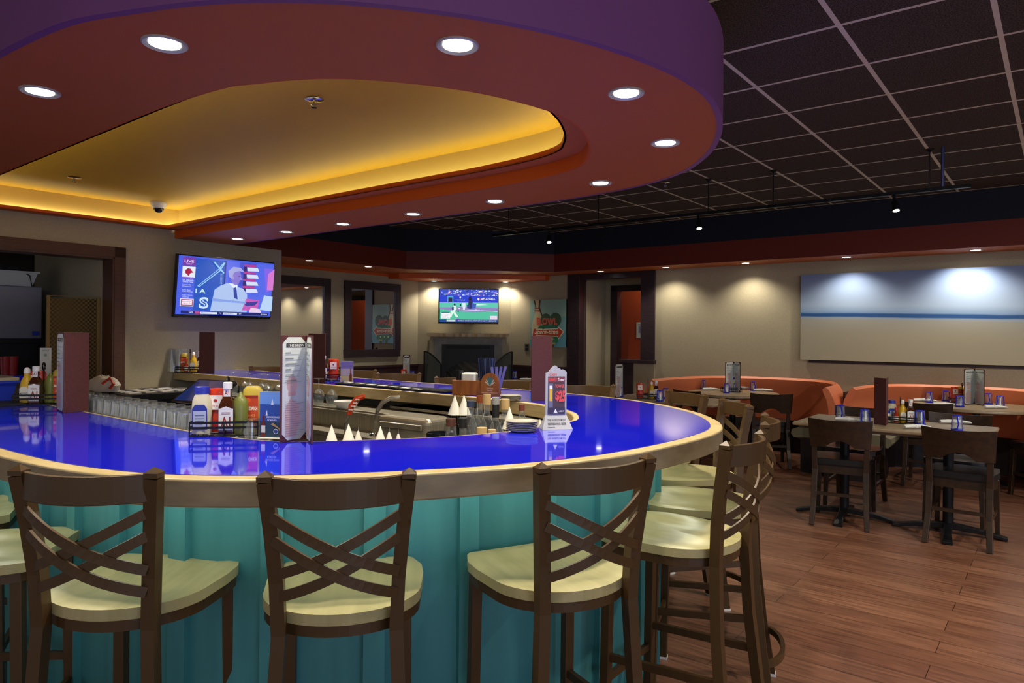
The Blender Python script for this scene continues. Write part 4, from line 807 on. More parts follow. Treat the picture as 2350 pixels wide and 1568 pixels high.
# ---------------------------------------------------------------- things on the counter
ZB = 1.0712
def menu(pts, label, ins, h=.365, z=ZB, title=None, lift=0):
    """pts: two or three bottom points; ins: which panels carry a printed insert facing the viewer"""
    P = [Vector((p[0], p[1], 0)) for p in pts]; o0 = P[0]
    t = thing('menu', label, 'menu', (o0.x, o0.y, z)); 
    for i in range(len(P)-1):
        a = P[i]-o0; b2 = P[i+1]-o0; d = b2-a; L_ = d.length; ang = math.atan2(d.y, d.x); M = Matrix.Translation(a) @ Matrix.Rotation(ang, 4, 'Z')
        g = G(); g.box(0, L_, -.0025, .0025, 0, h, 0, M); c = obj('cover', g, BURG, t, bevel=.001)
        if i in ins:
            m_ = .006; x0, x1, y0, y1 = m_, L_-m_, m_, h-m_; k = .022
            oc = [(x0+k, y0), (x1-k, y0), (x1, y0+k), (x1, y1-k), (x1-k, y1), (x0+k, y1), (x0, y1-k), (x0, y0+k)]
            I = [('p', oc, '#cfd5d0'), ('p', [(x1, y0+k), (x1, y1-k-.02), (x0+.3*L_, .45*h), (x0+.35*L_, y0), (x1-k, y0)], '#b4bcc0'), ('c', x0+.36*L_, h*.54, L_*.2, h*.085, '#c8a8a2'), ('p', [(x0+.12*L_, y0+.01), (x0+.1*L_, h*.3), (x0+.3*L_, h*.41), (x0+.62*L_, h*.34), (x0+.66*L_, h*.2), (x0+.5*L_, y0+.01)], '#cba9a6'), ('r', x0+.22*L_, h*.43, x0+.5*L_, h*.47, '#c49a94'),
                 ('r', x0+.13*L_, h*.885, x1-.05*L_, h*.925, '#3b3a3c')]
            if title: I += [('t', title, (x0+x1)/2+.05*L_, h*.905, L_*.62, h*.022, '#e0e0dc', 0, .02), ('t', '*', x0+.2*L_, h*.905, L_*.1, h*.05, '#3b3a3c', 0, .03)]
            yy = h*.84
            for r_ in range(6):
                I += [('r', x0+.1*L_, yy-.003, x0+(.3+.1*(r_ % 3))*L_, yy, '#7c8484'), ('r', x0+.1*L_, yy-.008, x0+(.62+.07*(r_ % 2))*L_, yy-.0062, '#9aa2a2')]; yy -= h*.052
            yy = h*.38
            for r_ in range(16): I.append(('r', x0+.1*L_, yy-.0014, x0+(.5+.09*((r_*7) % 4))*L_, yy, '#8c8e92')); yy -= h*.021
            art('insert', I, CARD, t, (0, 0, 0), M @ Matrix.Translation((0, -.0028, 0)) @ UP, .0002)
    return t
def sp(px, py, z=ZB): p = spot(px, py, z); return (p.x, p.y)
menu([sp(642, 1017), sp(703, 1008), sp(716, 1020)], 'tall open burgundy menu with a printed page standing on the near counter', (0, 1), title='THE BREW')
menu([sp(131, 941), sp(147, 948), sp(203, 943)], 'burgundy menu on the left of the counter, its printed page a thin strip', (0,), title='THE')
menu([sp(457, 857), sp(492, 858)], 'small looking burgundy menu on the far counter under the wall television', ())
menu([sp(707, 878), sp(746, 880)], 'burgundy menu standing behind the tall open one', ())
menu([sp(1219, 921), sp(1266, 918)], 'purple-burgundy menu standing behind the beer table tent', ())
# bottles
RED_K = mat('ketchup_red', '#c03416', .3); YEL = mat('mustard_yellow', '#c8a022', .35); CREAM = mat('mayo_cream', '#c9c2a4', .35); BRN = mat('sauce_brown', '#3a1a0c', .12, coat=.5); GRN = mat('relish_green', '#6a7030', .35)
LBW = mat('label_white', '#d6d6d0', .5); CAPW = mat('cap_white', '#dedede', .35); CAPB = mat('cap_blue', '#26329a', .35); DGRN = mat('hot_green', '#1e6a34', .3)
def label_art(t, r, z, w_, h_, items):
    art('label', items, CARD, t, (0, 0, 0), Matrix.Translation((0, -r, z)) @ UP, .0003)
def b_ketchup():
    t = thing('ketchup_bottle', 'x', 'bottle'); g = G(); S_ = Matrix.Diagonal((1.18, .72, 1, 1))
    g.lathe([(.02, 0), (.026, .006), (.033, .02), (.034, .05), (.028, .075), (.033, .1), (.034, .145), (.028, .16), (.0, .163)], 20, M=S_); obj('body', g, RED_K, t)
    g = G(); g.lathe([(.022, -.0), (.022, .002), (0, .002)], 16, M=S_); obj('cap', g, CAPW, t)
    label_art(t, .0262, .11, 0, 0, [('r', -.024, -.025, .024, .028, '#e6ddd0'), ('p', [(-.02, .01), (0, .026), (.02, .01), (.02, -.02), (-.02, -.02)], '#f2ece0'), ('t', 'KETCHUP', 0, -.012, .036, .009, '#b02a1c', 0, .01), ('c', 0, .008, .007, .006, '#b03020')]); return t
def b_mustard():
    t = thing('mustard_bottle', 'x', 'bottle'); g = G(); g.lathe([(.0, 0), (.03, 0), (.031, .02), (.031, .085), (.024, .115), (.014, .135), (.013, .15), (0, .15)], 18); obj('body', g, YEL, t)
    g = G(); g.lathe([(.015, .15), (.014, .17), (.005, .18), (0, .18)], 14); obj('cap', g, CAPW, t)
    label_art(t, .0318, .055, 0, 0, [('r', -.02, -.028, .02, .022, '#d4d0c0'), ('c', 0, .018, .018, .014, '#d4d0c0'), ('t', 'MUSTARD', 0, -.004, .032, .009, '#3a4a8a', 0, .01), ('r', -.014, -.018, .014, -.013, '#5a5a5a')]); return t
def b_steak():
    t = thing('steak_sauce_bottle', 'x', 'bottle'); g = G(); q = lambda r, z: [(-r, -r*.8, z), (r, -r*.8, z), (r, r*.8, z), (-r, r*.8, z)]
    rr_ = [(.026, 0), (.027, .01), (.027, .1), (.02, .122), (.0125, .135), (.0125, .165)]; vs = []; 
    for r, z in rr_: vs += q(r, z)
    fs = [(3, 2, 1, 0)]
    for k in range(len(rr_)-1):
        for i in range(4): fs.append((k*4+i, k*4+(i+1) % 4, k*4+4+(i+1) % 4, k*4+4+i))
    fs.append(tuple(len(vs)-4+i for i in range(4))); g.add(vs, fs); obj('body', g, BRN, t, bevel=.004, seg=3)
    g = G(); g.lathe([(.016, .163), (.0165, .185), (.014, .187), (0, .187)], 16); obj('cap', g, CAPW, t)
    label_art(t, .0222, .055, 0, 0, [('r', -.025, -.04, .025, .038, '#d8d8d4'), ('p', [(-.025, .036), (0, .046), (.025, .036)], '#d8d8d4'), ('t', 'A1', 0, -.008, .032, .034, '#8a1c24', 0, .02), ('r', -.015, .018, .015, .0195, '#8a5050'), ('r', -.015, .023, .015, .0245, '#8a5050'), ('r', -.015, -.034, .015, -.031, '#3a3a60')])
    art('neck_label', [('r', -.0115, -.014, .0115, .014, '#d8d8d4'), ('t', 'A1', 0, 0, .016, .014, '#8a1c24', 0, .02)], CARD, t, (0, 0, 0), Matrix.Translation((0, -.0106, .149)) @ UP, .0003); return t
def b_mayo():
    t = thing('mayonnaise_bottle', 'x', 'bottle'); g = G(); g.lathe([(0, 0), (.03, 0), (.032, .015), (.032, .09), (.03, .12), (.022, .142), (.02, .15), (0, .15)], 18, M=Matrix.Diagonal((1.1, .8, 1, 1))); obj('body', g, CREAM, t)
    g = G(); g.lathe([(.024, .145), (.024, .168), (.02, .171), (0, .171)], 18, M=Matrix.Diagonal((1.1, .8, 1, 1))); obj('cap', g, CAPB, t)
    label_art(t, .0268, .062, 0, 0, [('p', [(-.026, -.045), (.026, -.045), (.026, .03), (.016, .044), (-.016, .044), (-.026, .03)], '#27378c'), ('r', -.022, -.042, .022, .022, '#a8b2c8'), ('r', -.016, .004, .016, .007, '#4a5a8a'), ('r', -.016, -.006, .016, -.004, '#4a5a8a'), ('r', -.016, -.016, .016, -.014, '#4a5a8a'), ('r', -.016, -.026, .012, -.024, '#4a5a8a')]); return t
def b_sand():
    t = thing('sandwich_sauce_bottle', 'x', 'bottle'); g = G(); g.lathe([(0, 0), (.03, 0), (.033, .02), (.03, .07), (.033, .12), (.03, .155), (.02, .168), (0, .168)], 18, M=Matrix.Diagonal((1.15, .75, 1, 1))); obj('body', g, mat('sauce_mustard', '#b09a3c', .35), t)
    label_art(t, .0262, .095, 0, 0, [('r', -.024, -.08, .024, .04, '#b8401c'), ('r', -.024, .03, .024, .04, '#8a2c14'), ('c', -.012, .022, .01, .009, '#d05a2c'), ('t', 'SANDWICH', 0, -.008, .044, .014, '#f0ead8', 0, .03), ('t', 'SAUCE', 0, -.034, .03, .009, '#e8a860'), ('c', 0, -.055, .008, .008, '#e8b040')]); return t
def b_relish():
    t = thing('relish_bottle', 'x', 'bottle'); g = G(); g.lathe([(0, 0), (.026, 0), (.028, .03), (.024, .06), (.028, .09), (.024, .12), (.012, .135), (0, .137)], 16); obj('body', g, GRN, t); g = G(); g.lathe([(.012, .135), (.004, .15), (0, .15)], 10); obj('cap', g, GRN, t); return t
def b_hot():
    t = thing('hot_sauce_bottle', 'x', 'bottle'); g = G(); g.lathe([(0, 0), (.017, 0), (.018, .06), (.008, .08), (.007, .1), (0, .1)], 14); obj('body', g, mat('hot_red', '#8a2410', .15, coat=.4), t); g = G(); g.lathe([(.009, .098), (.009, .118), (0, .119)], 12); obj('cap', g, mat('cap_red', '#c02a18', .3), t); g = G(); g.lathe([(.0185, .015), (.0188, .05)], 14); g.f = g.f[:14]; g.m = g.m[:14]; g.sm = g.sm[:14]; obj('label', g, LBW, t); return t
def b_jar():
    t = thing('spice_shaker', 'x', 'shaker'); g = G(); g.lathe([(0, 0), (.022, 0), (.022, .06), (.018, .068), (0, .068)], 16); obj('body', g, CREAM, t); g = G(); g.lathe([(.02, .066), (.02, .085), (0, .086)], 16); obj('cap', g, CAPB, t); g = G(); g.lathe([(.0225, .012), (.0225, .045)], 16); g.f = g.f[:16]; g.m = g.m[:16]; g.sm = g.sm[:16]; obj('label', g, BLACK, t); return t
BOT = {'k': Proto(b_ketchup()), 'm': Proto(b_mustard()), 'a': Proto(b_steak()), 'y': Proto(b_mayo()), 's': Proto(b_sand()), 'r': Proto(b_relish()), 'h': Proto(b_hot()), 'j': Proto(b_jar())}
WN = {'k': 'red ketchup bottle', 'm': 'yellow mustard bottle', 'a': 'brown steak sauce bottle', 'y': 'mayonnaise bottle', 's': 'orange-labelled sauce bottle', 'r': 'green relish bottle', 'h': 'small hot sauce bottle', 'j': 'blue-capped shaker jar'}
def caddy_proto(a=.115, b_=.068):
    t = thing('condiment_caddy', 'x', 'caddy'); g = G()
    for z in (.003, .032, .05):
        g.tube([(-a, -b_, z), (a, -b_, z), (a, b_, z), (-a, b_, z)], .0022, .004 if z > .01 else .0022, square=True, closed=True)
    for x, y in ((-a, -b_), (a, -b_), (a, b_), (-a, b_), (0, -b_), (0, b_)): g.tube([(x, y, 0), (x, y, .052)], .0025, seg=6)
    for i in range(7): x = -a+2*a*i/6; g.tube([(x, -b_, .003), (x, b_, .003)], .0016, seg=5)
    g.tube([(-a, 0, .003), (a, 0, .003)], .0016, seg=5); obj('frame', g, BLACKM, t)
    g = G(); g.tube([(0, 0, .003), (0, 0, .17)], .0028, seg=6); g.tube([(.0, .0+.019*math.cos(q), .19+.019*math.sin(q)) for q in [2*PI*i/16 for i in range(16)]], .004, seg=6, closed=True); obj('ring_handle', g, BLACKM, t); return t
CD = Proto(caddy_proto())
def caddy(px, py, z, rz, items, where, sc=1.0):
    p = spot(px, py, z); CD.put(p, rz, 'black wire condiment caddy '+where)
    for kd, x, y in items:
        q = Matrix.Rotation(rz, 3, 'Z') @ Vector((x, y, 0)); BOT[kd].put((p.x+q.x, p.y+q.y, z+.0058), rz*.6, WN[kd]+' '+where)
FULL = [('y', -.078, -.03), ('k', -.03, .0-.0), ('a', .012, -.04), ('s', .078, .01), ('r', .055, -.042), ('h', -.08, .045), ('j', .03, .045)]
caddy(522, 996, ZB, R_(12), [('y', -.085, -.015), ('k', -.037, .01), ('a', .006, -.035), ('r', .05, -.03), ('s', .085, .02), ('j', -.05, .048)], 'in the caddy left of the tall open menu')
caddy(100, 927, ZB, R_(18), [('m', -.07, -.01), ('a', -.022, -.04), ('h', -.0, .03), ('r', .03, -.0), ('s', .075, .0), ('k', -.04, .045+.0)], 'in the caddy at the left end of the counter')
caddy(742, 874, ZB, R_(20), [('a', .0, -.03), ('k', .075, -.01), ('y', -.07, .0), ('j', .03, .04)], 'in the caddy behind the tall open menu')
caddy(436, 855, ZB, R_(20), [('m', .03, -.03), ('a', .08, .02), ('h', -.03, -.03), ('s', -.05, .02)], 'on the far counter under the wall television')
# cards and the table tent
def card(px, py, w_, h_, rz, label, items, z=ZB):
    p = spot(px, py, z); t = thing('promotion_card', label, 'card', p, rz); g = G(); g.box(-w_/2, w_/2, -.0015, .0015, 0, h_); g.box(-w_/2, w_/2, -.02, .02, 0, .003); obj('board', g, PAPER, t)
    art('print', items, CARD, t, (0, 0, 0), Matrix.Translation((0, -.002, 0)) @ UP, .0003); return t
card(622, 1006, .085, .165, R_(-8), 'blue sailing beer card leaning beside the tall open menu', [('r', -.042, .001, .042, .164, '#2a4f9c'), ('r', -.042, .12, .042, .164, '#6a9ad8'), ('r', -.042, .001, .042, .06, '#24405a'), ('p', [(0, .118), (.01, .118), (.006, .14)], '#e8e8e8'), ('p', [(-.02, .08), (-.012, .08), (-.014, .1)], '#e8e8e8'),
 ('p', [(-.035, .005), (-.02, .005), (-.02, .05), (-.024, .062), (-.024, .08), (-.031, .08), (-.031, .062), (-.035, .05)], '#6a2414'), ('r', -.035, .02, -.02, .045, '#d8d8d4'), ('t', 'BREWED SINCE', .008, .075, .05, .006, '#e8f0ff', 0, .01), ('t', 'FOREVER', .006, .064, .035, .006, '#e8f0ff', 0, .01), ('c', .02, .025, .009, .009, '#d8e0f0'), ('c', .02, .025, .007, .007, '#2a4a9a'), ('p', [(.0, .05), (.03, .035), (.042, .01), (.042, .03), (.01, .055)], '#b09060')])
card(796, 881, .09, .165, R_(8), 'lilac beer card with a brown bottle on the far counter', [('r', -.044, .001, .044, .164, '#a89ac0'), ('r', -.044, .11, .044, .164, '#6f62b8'), ('r', -.044, .06, .044, .063, '#4a4058'), ('r', -.044, .001, .044, .06, '#b8a890'), ('p', [(.018, .01), (.036, .01), (.036, .06), (.031, .08), (.031, .11), (.024, .11), (.024, .08), (.018, .06)], '#6a2018'), ('c', -.025, .02, .008, .008, '#8a90d0')])
card(104, 905, .06, .27, R_(10), 'small white notice card standing behind the left bottles', [('r', -.022, .2, .022, .268, '#c8ccc4'), ('t', 'NOTICE', 0, .255, .035, .007, '#404040'), ('c', 0, .228, .009, .009, '#909890'), ('r', -.029, .001, .029, .2, '#d0d0cc')])
p = spot(392, 850, ZB)
t = thing('menu_sign', 'white bistro dinner sign sheet standing at the end of the far counter', 'sign', p, R_(25)); g = G(); g.box(-.11, .11, -.002, .002, 0, .34); g.box(-.12, -.11, -.006, .006, 0, .33); obj('board', g, PAPER, t)
art('print', [('r', -.11, .29, .11, .34, '#b8b4a0'), ('t', 'BISTRO DINNER', 0, .315, .18, .016, '#5a5850', 0, .01), ('r', -.09, .02, .09, .28, '#cfccc4')], CARD, t, (0, 0, 0), Matrix.Translation((0, -.003, 0)) @ UP, .0003)
def pitcher():
    t = thing('glass_pitcher', 'x', 'pitcher'); g = G(); g.lathe([(.06, 0), (.055, .06), (.042, .2), (.04, .215), (.0, .215), (0, .208), (.038, .2), (.052, .06), (.057, 0)], 16); obj('body', g, GLASS, t); return t
PT = Proto(pitcher())
for px, py, lb in ((399, 853, 'left upside-down glass pitcher in front of the bistro sign'), (418, 854, 'right upside-down glass pitcher in front of the bistro sign')): PT.put(spot(px, py, ZB), 0, lb, 'glass pitchers')
p = spot(1275, 984, ZB)
t = thing('table_tent', 'grey beer tower table tent on the blue counter', 'table sign', p, R_(12)); GREYP = mat('silver_card', '#a8aab0', .45)
g = G(); g.add([(-.062, -.032, 0), (.062, -.032, 0), (.062, .032, 0), (-.062, .032, 0), (-.043, -.004, .055), (.043, -.004, .055), (.043, .004, .055), (-.043, .004, .055)], [(3, 2, 1, 0), (4, 5, 6, 7), (0, 1, 5, 4), (1, 2, 6, 5), (2, 3, 7, 6), (3, 0, 4, 7)]); obj('base', g, GREYP, t)
top = [(-.043, .222), (-.035, .224), (-.03, .228), (-.024, .236), (-.017, .244), (-.006, .252), (0, .25), (.006, .244), (.015, .24), (.02, .234), (.028, .236), (.036, .232), (.043, .226)]
g = G(); g.prism([(-.043, .05), (.043, .05)]+top[::-1], -.004, .004, 0, UP); obj('panel', g, GREYP, t)
art('print', [('r', -.034, .058, .036, .208, '#4a3840'), ('r', -.034, .187, .036, .205, '#7a3a44'), ('t', 'DRAFT', -.014, .196, .032, .012, '#e04038', 0, .03), ('t', 'Tower', .02, .196, .028, .012, '#e8e4e4', 0, .02), ('r', -.031, .07, -.014, .18, '#6a6a88'), ('r', -.028, .11, -.016, .165, '#d8b030'), ('r', -.028, .16, -.016, .172, '#e8e8e0'),
 ('t', '$', .005, .13, .018, .04, '#d84a4a', 0, .04), ('t', '25', .024, .13, .026, .045, '#d84a4a', 0, .05), ('t', 'TOWER', .014, .17, .04, .014, '#d86060', 0, .03), ('r', -.034, .058, .036, .085, '#3a3048'), ('p', [(-.012, .062), (.006, .062), (-.003, .08)], '#e8e8f0'), ('t', 'LIGHT', .022, .07, .022, .007, '#d0d0d8', 0, .01), ('t', 'Coors', -.014, .217, .03, .012, '#c83030', .3, .02)], CARD, t, (0, 0, 0), Matrix.Translation((0, -.0042, 0)) @ UP, .0003)
Mt = Matrix.Translation((0, -.0325, 0)) @ rotx(-math.atan2(.028, .055)) @ UP
art('base_print', [('t', "THE WORLD'S MOST", 0, .04, .075, .0095, '#2a2c30', 0, .015), ('t', 'REFRESHING BEER', 0, .024, .075, .0095, '#2a2c30', 0, .015), ('r', -.04, .009, -.01, .011, '#606468')], CARD, t, (0, 0, 0), Mt, .0003)
# plates
def plate():
    t = thing('plate', 'x', 'plate'); g = G(); g.lathe([(.0, 0), (.04, 0), (.06, .008), (.062, .0105), (.058, .010), (.038, .003), (0, .003)], 28); obj('dish', g, mat('grey_plate', '#a8a69a', .3), t); return t
PL = Proto(plate())
for k in range(6): p = spot(1197, 990, ZB); PL.put((p.x+.002*(k % 2), p.y, ZB+k*.0062), 0, ['lowest plate', 'second plate', 'third plate', 'fourth plate', 'fifth plate', 'top plate'][k]+' of the stack on the near side of the counter', 'plates stacked by the beer table tent')
for k in range(4): p = spot(1172, 919, ZB); PL.put((p.x, p.y, ZB+k*.0062), 0, ['lowest plate', 'second plate', 'third plate', 'top plate'][k]+' of the stack behind the liquor bottles', 'plates stacked on the far counter')
# wooden napkin box
p = spot(1094, 906, ZB)
nbx = thing('napkin_caddy', 'wooden bar caddy with napkins and black straws and a fan emblem', 'bar caddy', p, R_(-12)); WB_ = noisy('caddy_wood', '#8a4f22', '#a5652e', (8, 8, 1.5), 4, .4)
g = G(); g.box(-.14, .14, -.06, -.052, 0, .09); g.box(-.14, .14, .052, .06, 0, .09); g.box(-.14, -.132, -.052, .052, 0, .09); g.box(-.132, .132, -.052, .052, 0, .008); obj('box', g, WB_, nbx, bevel=.002)
g = G(); arc = [(.058*math.cos(PI-PI*i/14), .07+.07*math.sin(PI*i/14)) for i in range(15)]; M = Matrix.Translation((.1, -.062, 0)) @ UP; g.prism([(-.058, 0)]+arc+[(.058, 0)][:1], 0, .006, 0, M); ep = obj('end_panel', g, WB_, nbx)
I = [('p', [(0, .06), (.03*math.sin(a-.09)*1, .06+.05*math.cos(a-.09)), (.034*math.sin(a), .06+.055*math.cos(a)), (.03*math.sin(a+.09), .06+.05*math.cos(a+.09))], c) for a, c in zip([-1.1, -.8, -.5, -.25, 0, .25, .5, .8, 1.1], ['#d8d0b8', '#b8c8b8', '#3a8a8a', '#2f7a80', '#3a9a98', '#2f7a80', '#3a8a8a', '#b8c8b8', '#d8d0b8'])]
I += [('t', 'CAPTAIN', 0, .045, .04, .008, '#e8e0cc', 0, .01), ('t', 'Spirits', 0, .032, .03, .008, '#e8e0cc'), ('r', -.05, .018, .05, .02, '#d8d0b8')]
art('emblem', I, CARD, nbx, (0, 0, 0), M @ Matrix.Translation((0, 0, .007)), .0003)
def loose(name, label, cat, local, rz=0):
    q = Matrix.Rotation(R_(-12), 3, 'Z') @ Vector(local); return thing(name, label, cat, p+q, R_(-12)+rz)
t = loose('napkin_stack', 'white napkins standing in the wooden bar caddy', 'napkins', (-.045, 0, .0085)); g = G(); g.box(-.045, .045, -.04, .04, 0, .125); obj('napkins', g, PAPER, t, bevel=.012, seg=3)
t = loose('straw_cup', 'black cup at the left of the wooden bar caddy', 'cup', (-.11, -.0, .0085)); g = G(); g.lathe([(.018, 0), (.022, .14), (.02, .14), (.016, .003), (0, .003)], 16); obj('cup', g, BLACK, t)
for k in range(28):
    rnd = random.Random(k); x = .045+.009*(k % 7)-.01; y = -.03+.018*(k//7); t = loose('drinking_straw', 'thin dark blue straw in the bundle of the wooden bar caddy', 'straw', (x, y, .0085)); t['group'] = 'dark straws in the bar caddy'
    g = G(); g.tube([(0, 0, 0), ((k % 7-3)*.006, rnd.uniform(-.005, .005), .215+rnd.uniform(-.01, .006))], .0034, seg=6); obj('tube', g, mat('straw_navy', '#1c2238', .35) if k % 3 else mat('straw_blue', '#3a4a80', .35), t)
for k in range(4):
    t = loose('wrapped_pick', 'lilac paper wrapped pick fanned at the right of the wooden bar caddy', 'pick', (.125+.0, -.045+.03*k, .0085)); t['group'] = 'lilac picks'
    g = G(); g.tube([(0, 0, 0), (-.02+.022*k, 0, .165)], .0075, .002, square=True, up=(0, 1, 0)); obj('wrapper', g, mat('lilac_paper', '#7a78c0', .5), t)
# bar mats and bins
def barmat(pa, pb, wd, label):
    a = spot(*pa, ZB); b2 = spot(*pb, ZB); d = b2-a; t = thing('bar_mat', label, 'bar mat', (a+b2)/2, math.atan2(d.y, d.x)); L_ = d.length/2
    g = G(); g.box(-L_, L_, 0, wd, 0, .012); obj('mat', g, RUBBER, t, bevel=.003); g = G(); n_ = int(L_*2/.012)
    for i in range(n_): g.box(-L_+.01+i*.012, -L_+.016+i*.012, .01, wd-.01, .012, .0145)
    obj('nubs', g, RUBBER, t); return t
barmat((768, 882), (898, 893), .14, 'black rubber bar mat with white blocks on the far counter'); barmat((900, 894), (1024, 903), .14, 'black rubber bar mat nearest the wooden bar caddy')
a = spot(835, 884, ZB)
for k in range(7):
    q = spot(800+26*k, 878+2.6*k, ZB+.0146); t = thing('paper_coaster', 'white paper coaster lying on the black bar mat', 'coaster', q, R_(-35), 'coasters on the bar mat'); g = G(); g.box(-.03, .03, -.02, .02, 0, .003); obj('coaster', g, PAPER, t)
q = W(1.12, 4.5, ZB); t = thing('bar_mat', 'black rubber mat under the blue tubs at the far left', 'bar mat', q, RZ); g = G(); g.box(-.13, .13, -.45, .64, 0, .012); obj('mat', g, RUBBER, t)
def tub(z, label):
    t = thing('blue_tub', label, 'tub', W(1.12, 4.40, z), RZ); g = G(); g.add([(-.1, -.16, 0), (.1, -.16, 0), (.1, .5, 0), (-.1, .5, 0), (-.115, -.18, .1), (.115, -.18, .1), (.115, .52, .1), (-.115, .52, .1)], [(3, 2, 1, 0), (4, 5, 6, 7), (0, 1, 5, 4), (1, 2, 6, 5), (2, 3, 7, 6), (3, 0, 4, 7)]); obj('tub', g, mat('blue_tub_plastic', '#2a3fb8', .3), t)
    g = G(); g.box(-.13, .13, -.195, .53, .09, .1); obj('rim', g, mat('blue_tub_plastic', '#2a3fb8', .3), t); return t
tub(ZB+.0125, 'lower blue plastic tub stacked at the far left of the counter'); t = thing('garnish_tray', 'clear garnish tray lid on top of the blue tub', 'tray', W(1.12, 4.40, ZB+.1135), RZ)
g = G(); g.box(-.12, .12, -.2, .52, 0, .018); obj('lid', g, mat('tray_clear', '#a49a80', .2), t, bevel=.004)
# ---------------------------------------------------------------- dining area
def dchair():
    t = thing('dining_chair', 'x', 'chair')
    n_ = 13; 
    g = G(); rows = []
    for k in range(n_):
        x = -.21+.42*k/(n_-1); f = 1-(x/.21)**2; zb = .60+.055*max(0, 1-(x/.1)**2) if abs(x) < .13 else .60
        rows.append((x, f, zb))
    vs = []; fs = []
    for x, f, zb in rows:
        for z in (zb, .70, .82-.012*f): yy = -.2-(z-.5)*.18-.035*f; vs += [(x*(1+.06*(z-.6)/.2), yy, z), (x*(1+.06*(z-.6)/.2), yy-.013, z)]
    for k in range(n_-1):
        a = k*6; b2 = a+6
        fs += [(a, b2, b2+2, a+2), (a+2, b2+2, b2+4, a+4), (a+1, a+3, b2+3, b2+1), (a+3, a+5, b2+5, b2+3), (a+4, b2+4, b2+5, a+5), (a, a+1, b2+1, b2)]
    fs += [(0, 2, 3, 1), (2, 4, 5, 3)]; e_ = (n_-1)*6; fs += [(e_, e_+1, e_+3, e_+2), (e_+2, e_+3, e_+5, e_+4)]
    g.add(vs, fs, 0, True); obj('backrest', g, DWOOD, t)
    g = G(); out = [(-.19, -.17), (.19, -.17), (.215, .05), (.2, .19), (.12, .215), (-.12, .215), (-.2, .19), (-.215, .05)]
    g.prism([(x*.97, y*.97) for x, y in out], .445, .455); g.prism(out, .452, .5); obj('seat_pad', g, PAD, t, bevel=.02, seg=4)
    g = G(); g.prism([(x*.93, y*.93) for x, y in out], .385, .445); obj('apron', g, DWOOD, t)
    for s in (-1, 1):
        g = G(); g.tube([(s*.19, -.29, 0), (s*.18, -.235, .2), (s*.178, -.2, .42), (s*.182, -.215, .6), (s*.186, -.245, .72)], [.018, .02, .021, .018, .015], [.017, .018, .018, .014, .012], square=True, up=(0, 1, 0)); obj('rear_leg', g, DWOOD, t, bevel=.003)
        g = G(); g.tube([(s*.19, .19, 0), (s*.18, .17, .42)], [.015, .02], [.015, .02], square=True, up=(0, 1, 0)); obj('front_leg', g, DWOOD, t, bevel=.003)
        g = G(); g.tube([(s*.183, .17, .2), (s*.184, -.22, .2)], .008, .012, square=True); obj('side_stretcher', g, DWOOD, t)
    g = G(); g.tube([(-.18, -.235, .24), (.18, -.235, .24)], .008, .012, square=True); obj('rear_stretcher', g, DWOOD, t); return t
DC = Proto(dchair())
def chair(bx, by, rz, label):
    off = Matrix.Rotation(rz, 3, 'Z') @ Vector((0, -.24, 0)); DC.put((bx-off.x, by-off.y, 0), rz, label, 'dark walnut dining chairs')
chair(2.5, 5.3, R_(-29), 'walnut dining chair at the left near side of the middle table, back to the viewer')
chair(3.1, 4.83, R_(-40), 'dark walnut dining chair nearest the viewer at the middle table, with a wide back')
chair(3.12, 6.22, R_(142), 'dining chair on the far side of the middle table, behind the tall burgundy menu')
chair(3.68, 5.72, R_(142), 'dining chair on the far right side of the middle table, facing the viewer')
chair(4.0, 6.72, R_(-38), 'dining chair between the middle table and the second booth table')
chair(4.88, 6.05, R_(10), 'dining chair cut off by the right picture edge')
chair(2.84, 7.62, R_(-12), 'dark dining chair pushed against the front of the first booth table')
chair(2.02, 7.98, R_(-62), 'dark dining chair at the left end of the first booth table')
chair(-2.15, 9.3, R_(-20), 'dark chair back behind the lilac beer card under the mirror')
def pedestal(t, x, y, h=.72, arm=.3, rz=0):
    g = G(); g.lathe([(.035, .04), (.035, h)], 14, M=Matrix.Translation((x, y, 0))); g.lathe([(.1, h-.01), (.1, h+.005), (0, h+.005)], 14, M=Matrix.Translation((x, y, 0))); obj('pedestal', g, BLACKM, t)
    for k in range(4):
        a = rz+PI/2*k; g = G(); g.tube([(x+.02*math.cos(a), y+.02*math.sin(a), .06), (x+arm*.6*math.cos(a), y+arm*.6*math.sin(a), .04), (x+arm*math.cos(a), y+arm*math.sin(a), .012)], [.03, .024, .034], [.022, .016, .011], square=True); obj('base_foot', g, BLACKM, t, bevel=.004)
tb = thing('dining_table', 'long rectangular dining table on two black cross bases', 'dining table', (3.0, 5.47, 0), math.atan2(-.62, .784))
g = G(); g.box(-.66, .66, -.375, .375, .735, .76); obj('table_top', g, [TABLE], tb, bevel=.008); g = G(); g.box(-.62, .62, -.34, .34, .715, .735); obj('under_frame', g, TEDGE, tb)
pedestal(tb, -.33, -.1, .715, .36, .1); pedestal(tb, .38, -.1, .715, .36, .1)
def rtable(x, y, r, label):
    t = thing('round_table', label, 'dining table', (x, y, 0)); g = G(); g.lathe([(0, .725), (r-.02, .725), (r, .735), (r, .752), (r-.006, .76), (0, .76)], 48); obj('table_top', g, TABLE, t); pedestal(t, 0, 0, .725, .33, .6); return t
rtable(2.66, 8.38, .53, 'round table set in the first orange booth'); rtable(4.68, 7.02, .55, 'round table set in the second orange booth, with many glasses')
tb = thing('dining_table', 'rectangular dining table just beyond the round end of the bar', 'dining table', (1.72, 7.5, 0), RZ+PI/2); g = G(); g.box(-.62, .62, -.37, .37, .735, .76); obj('table_top', g, TABLE, tb, bevel=.008); pedestal(tb, -.3, 0, .73, .3, .1); pedestal(tb, .3, 0, .73, .3, .1)
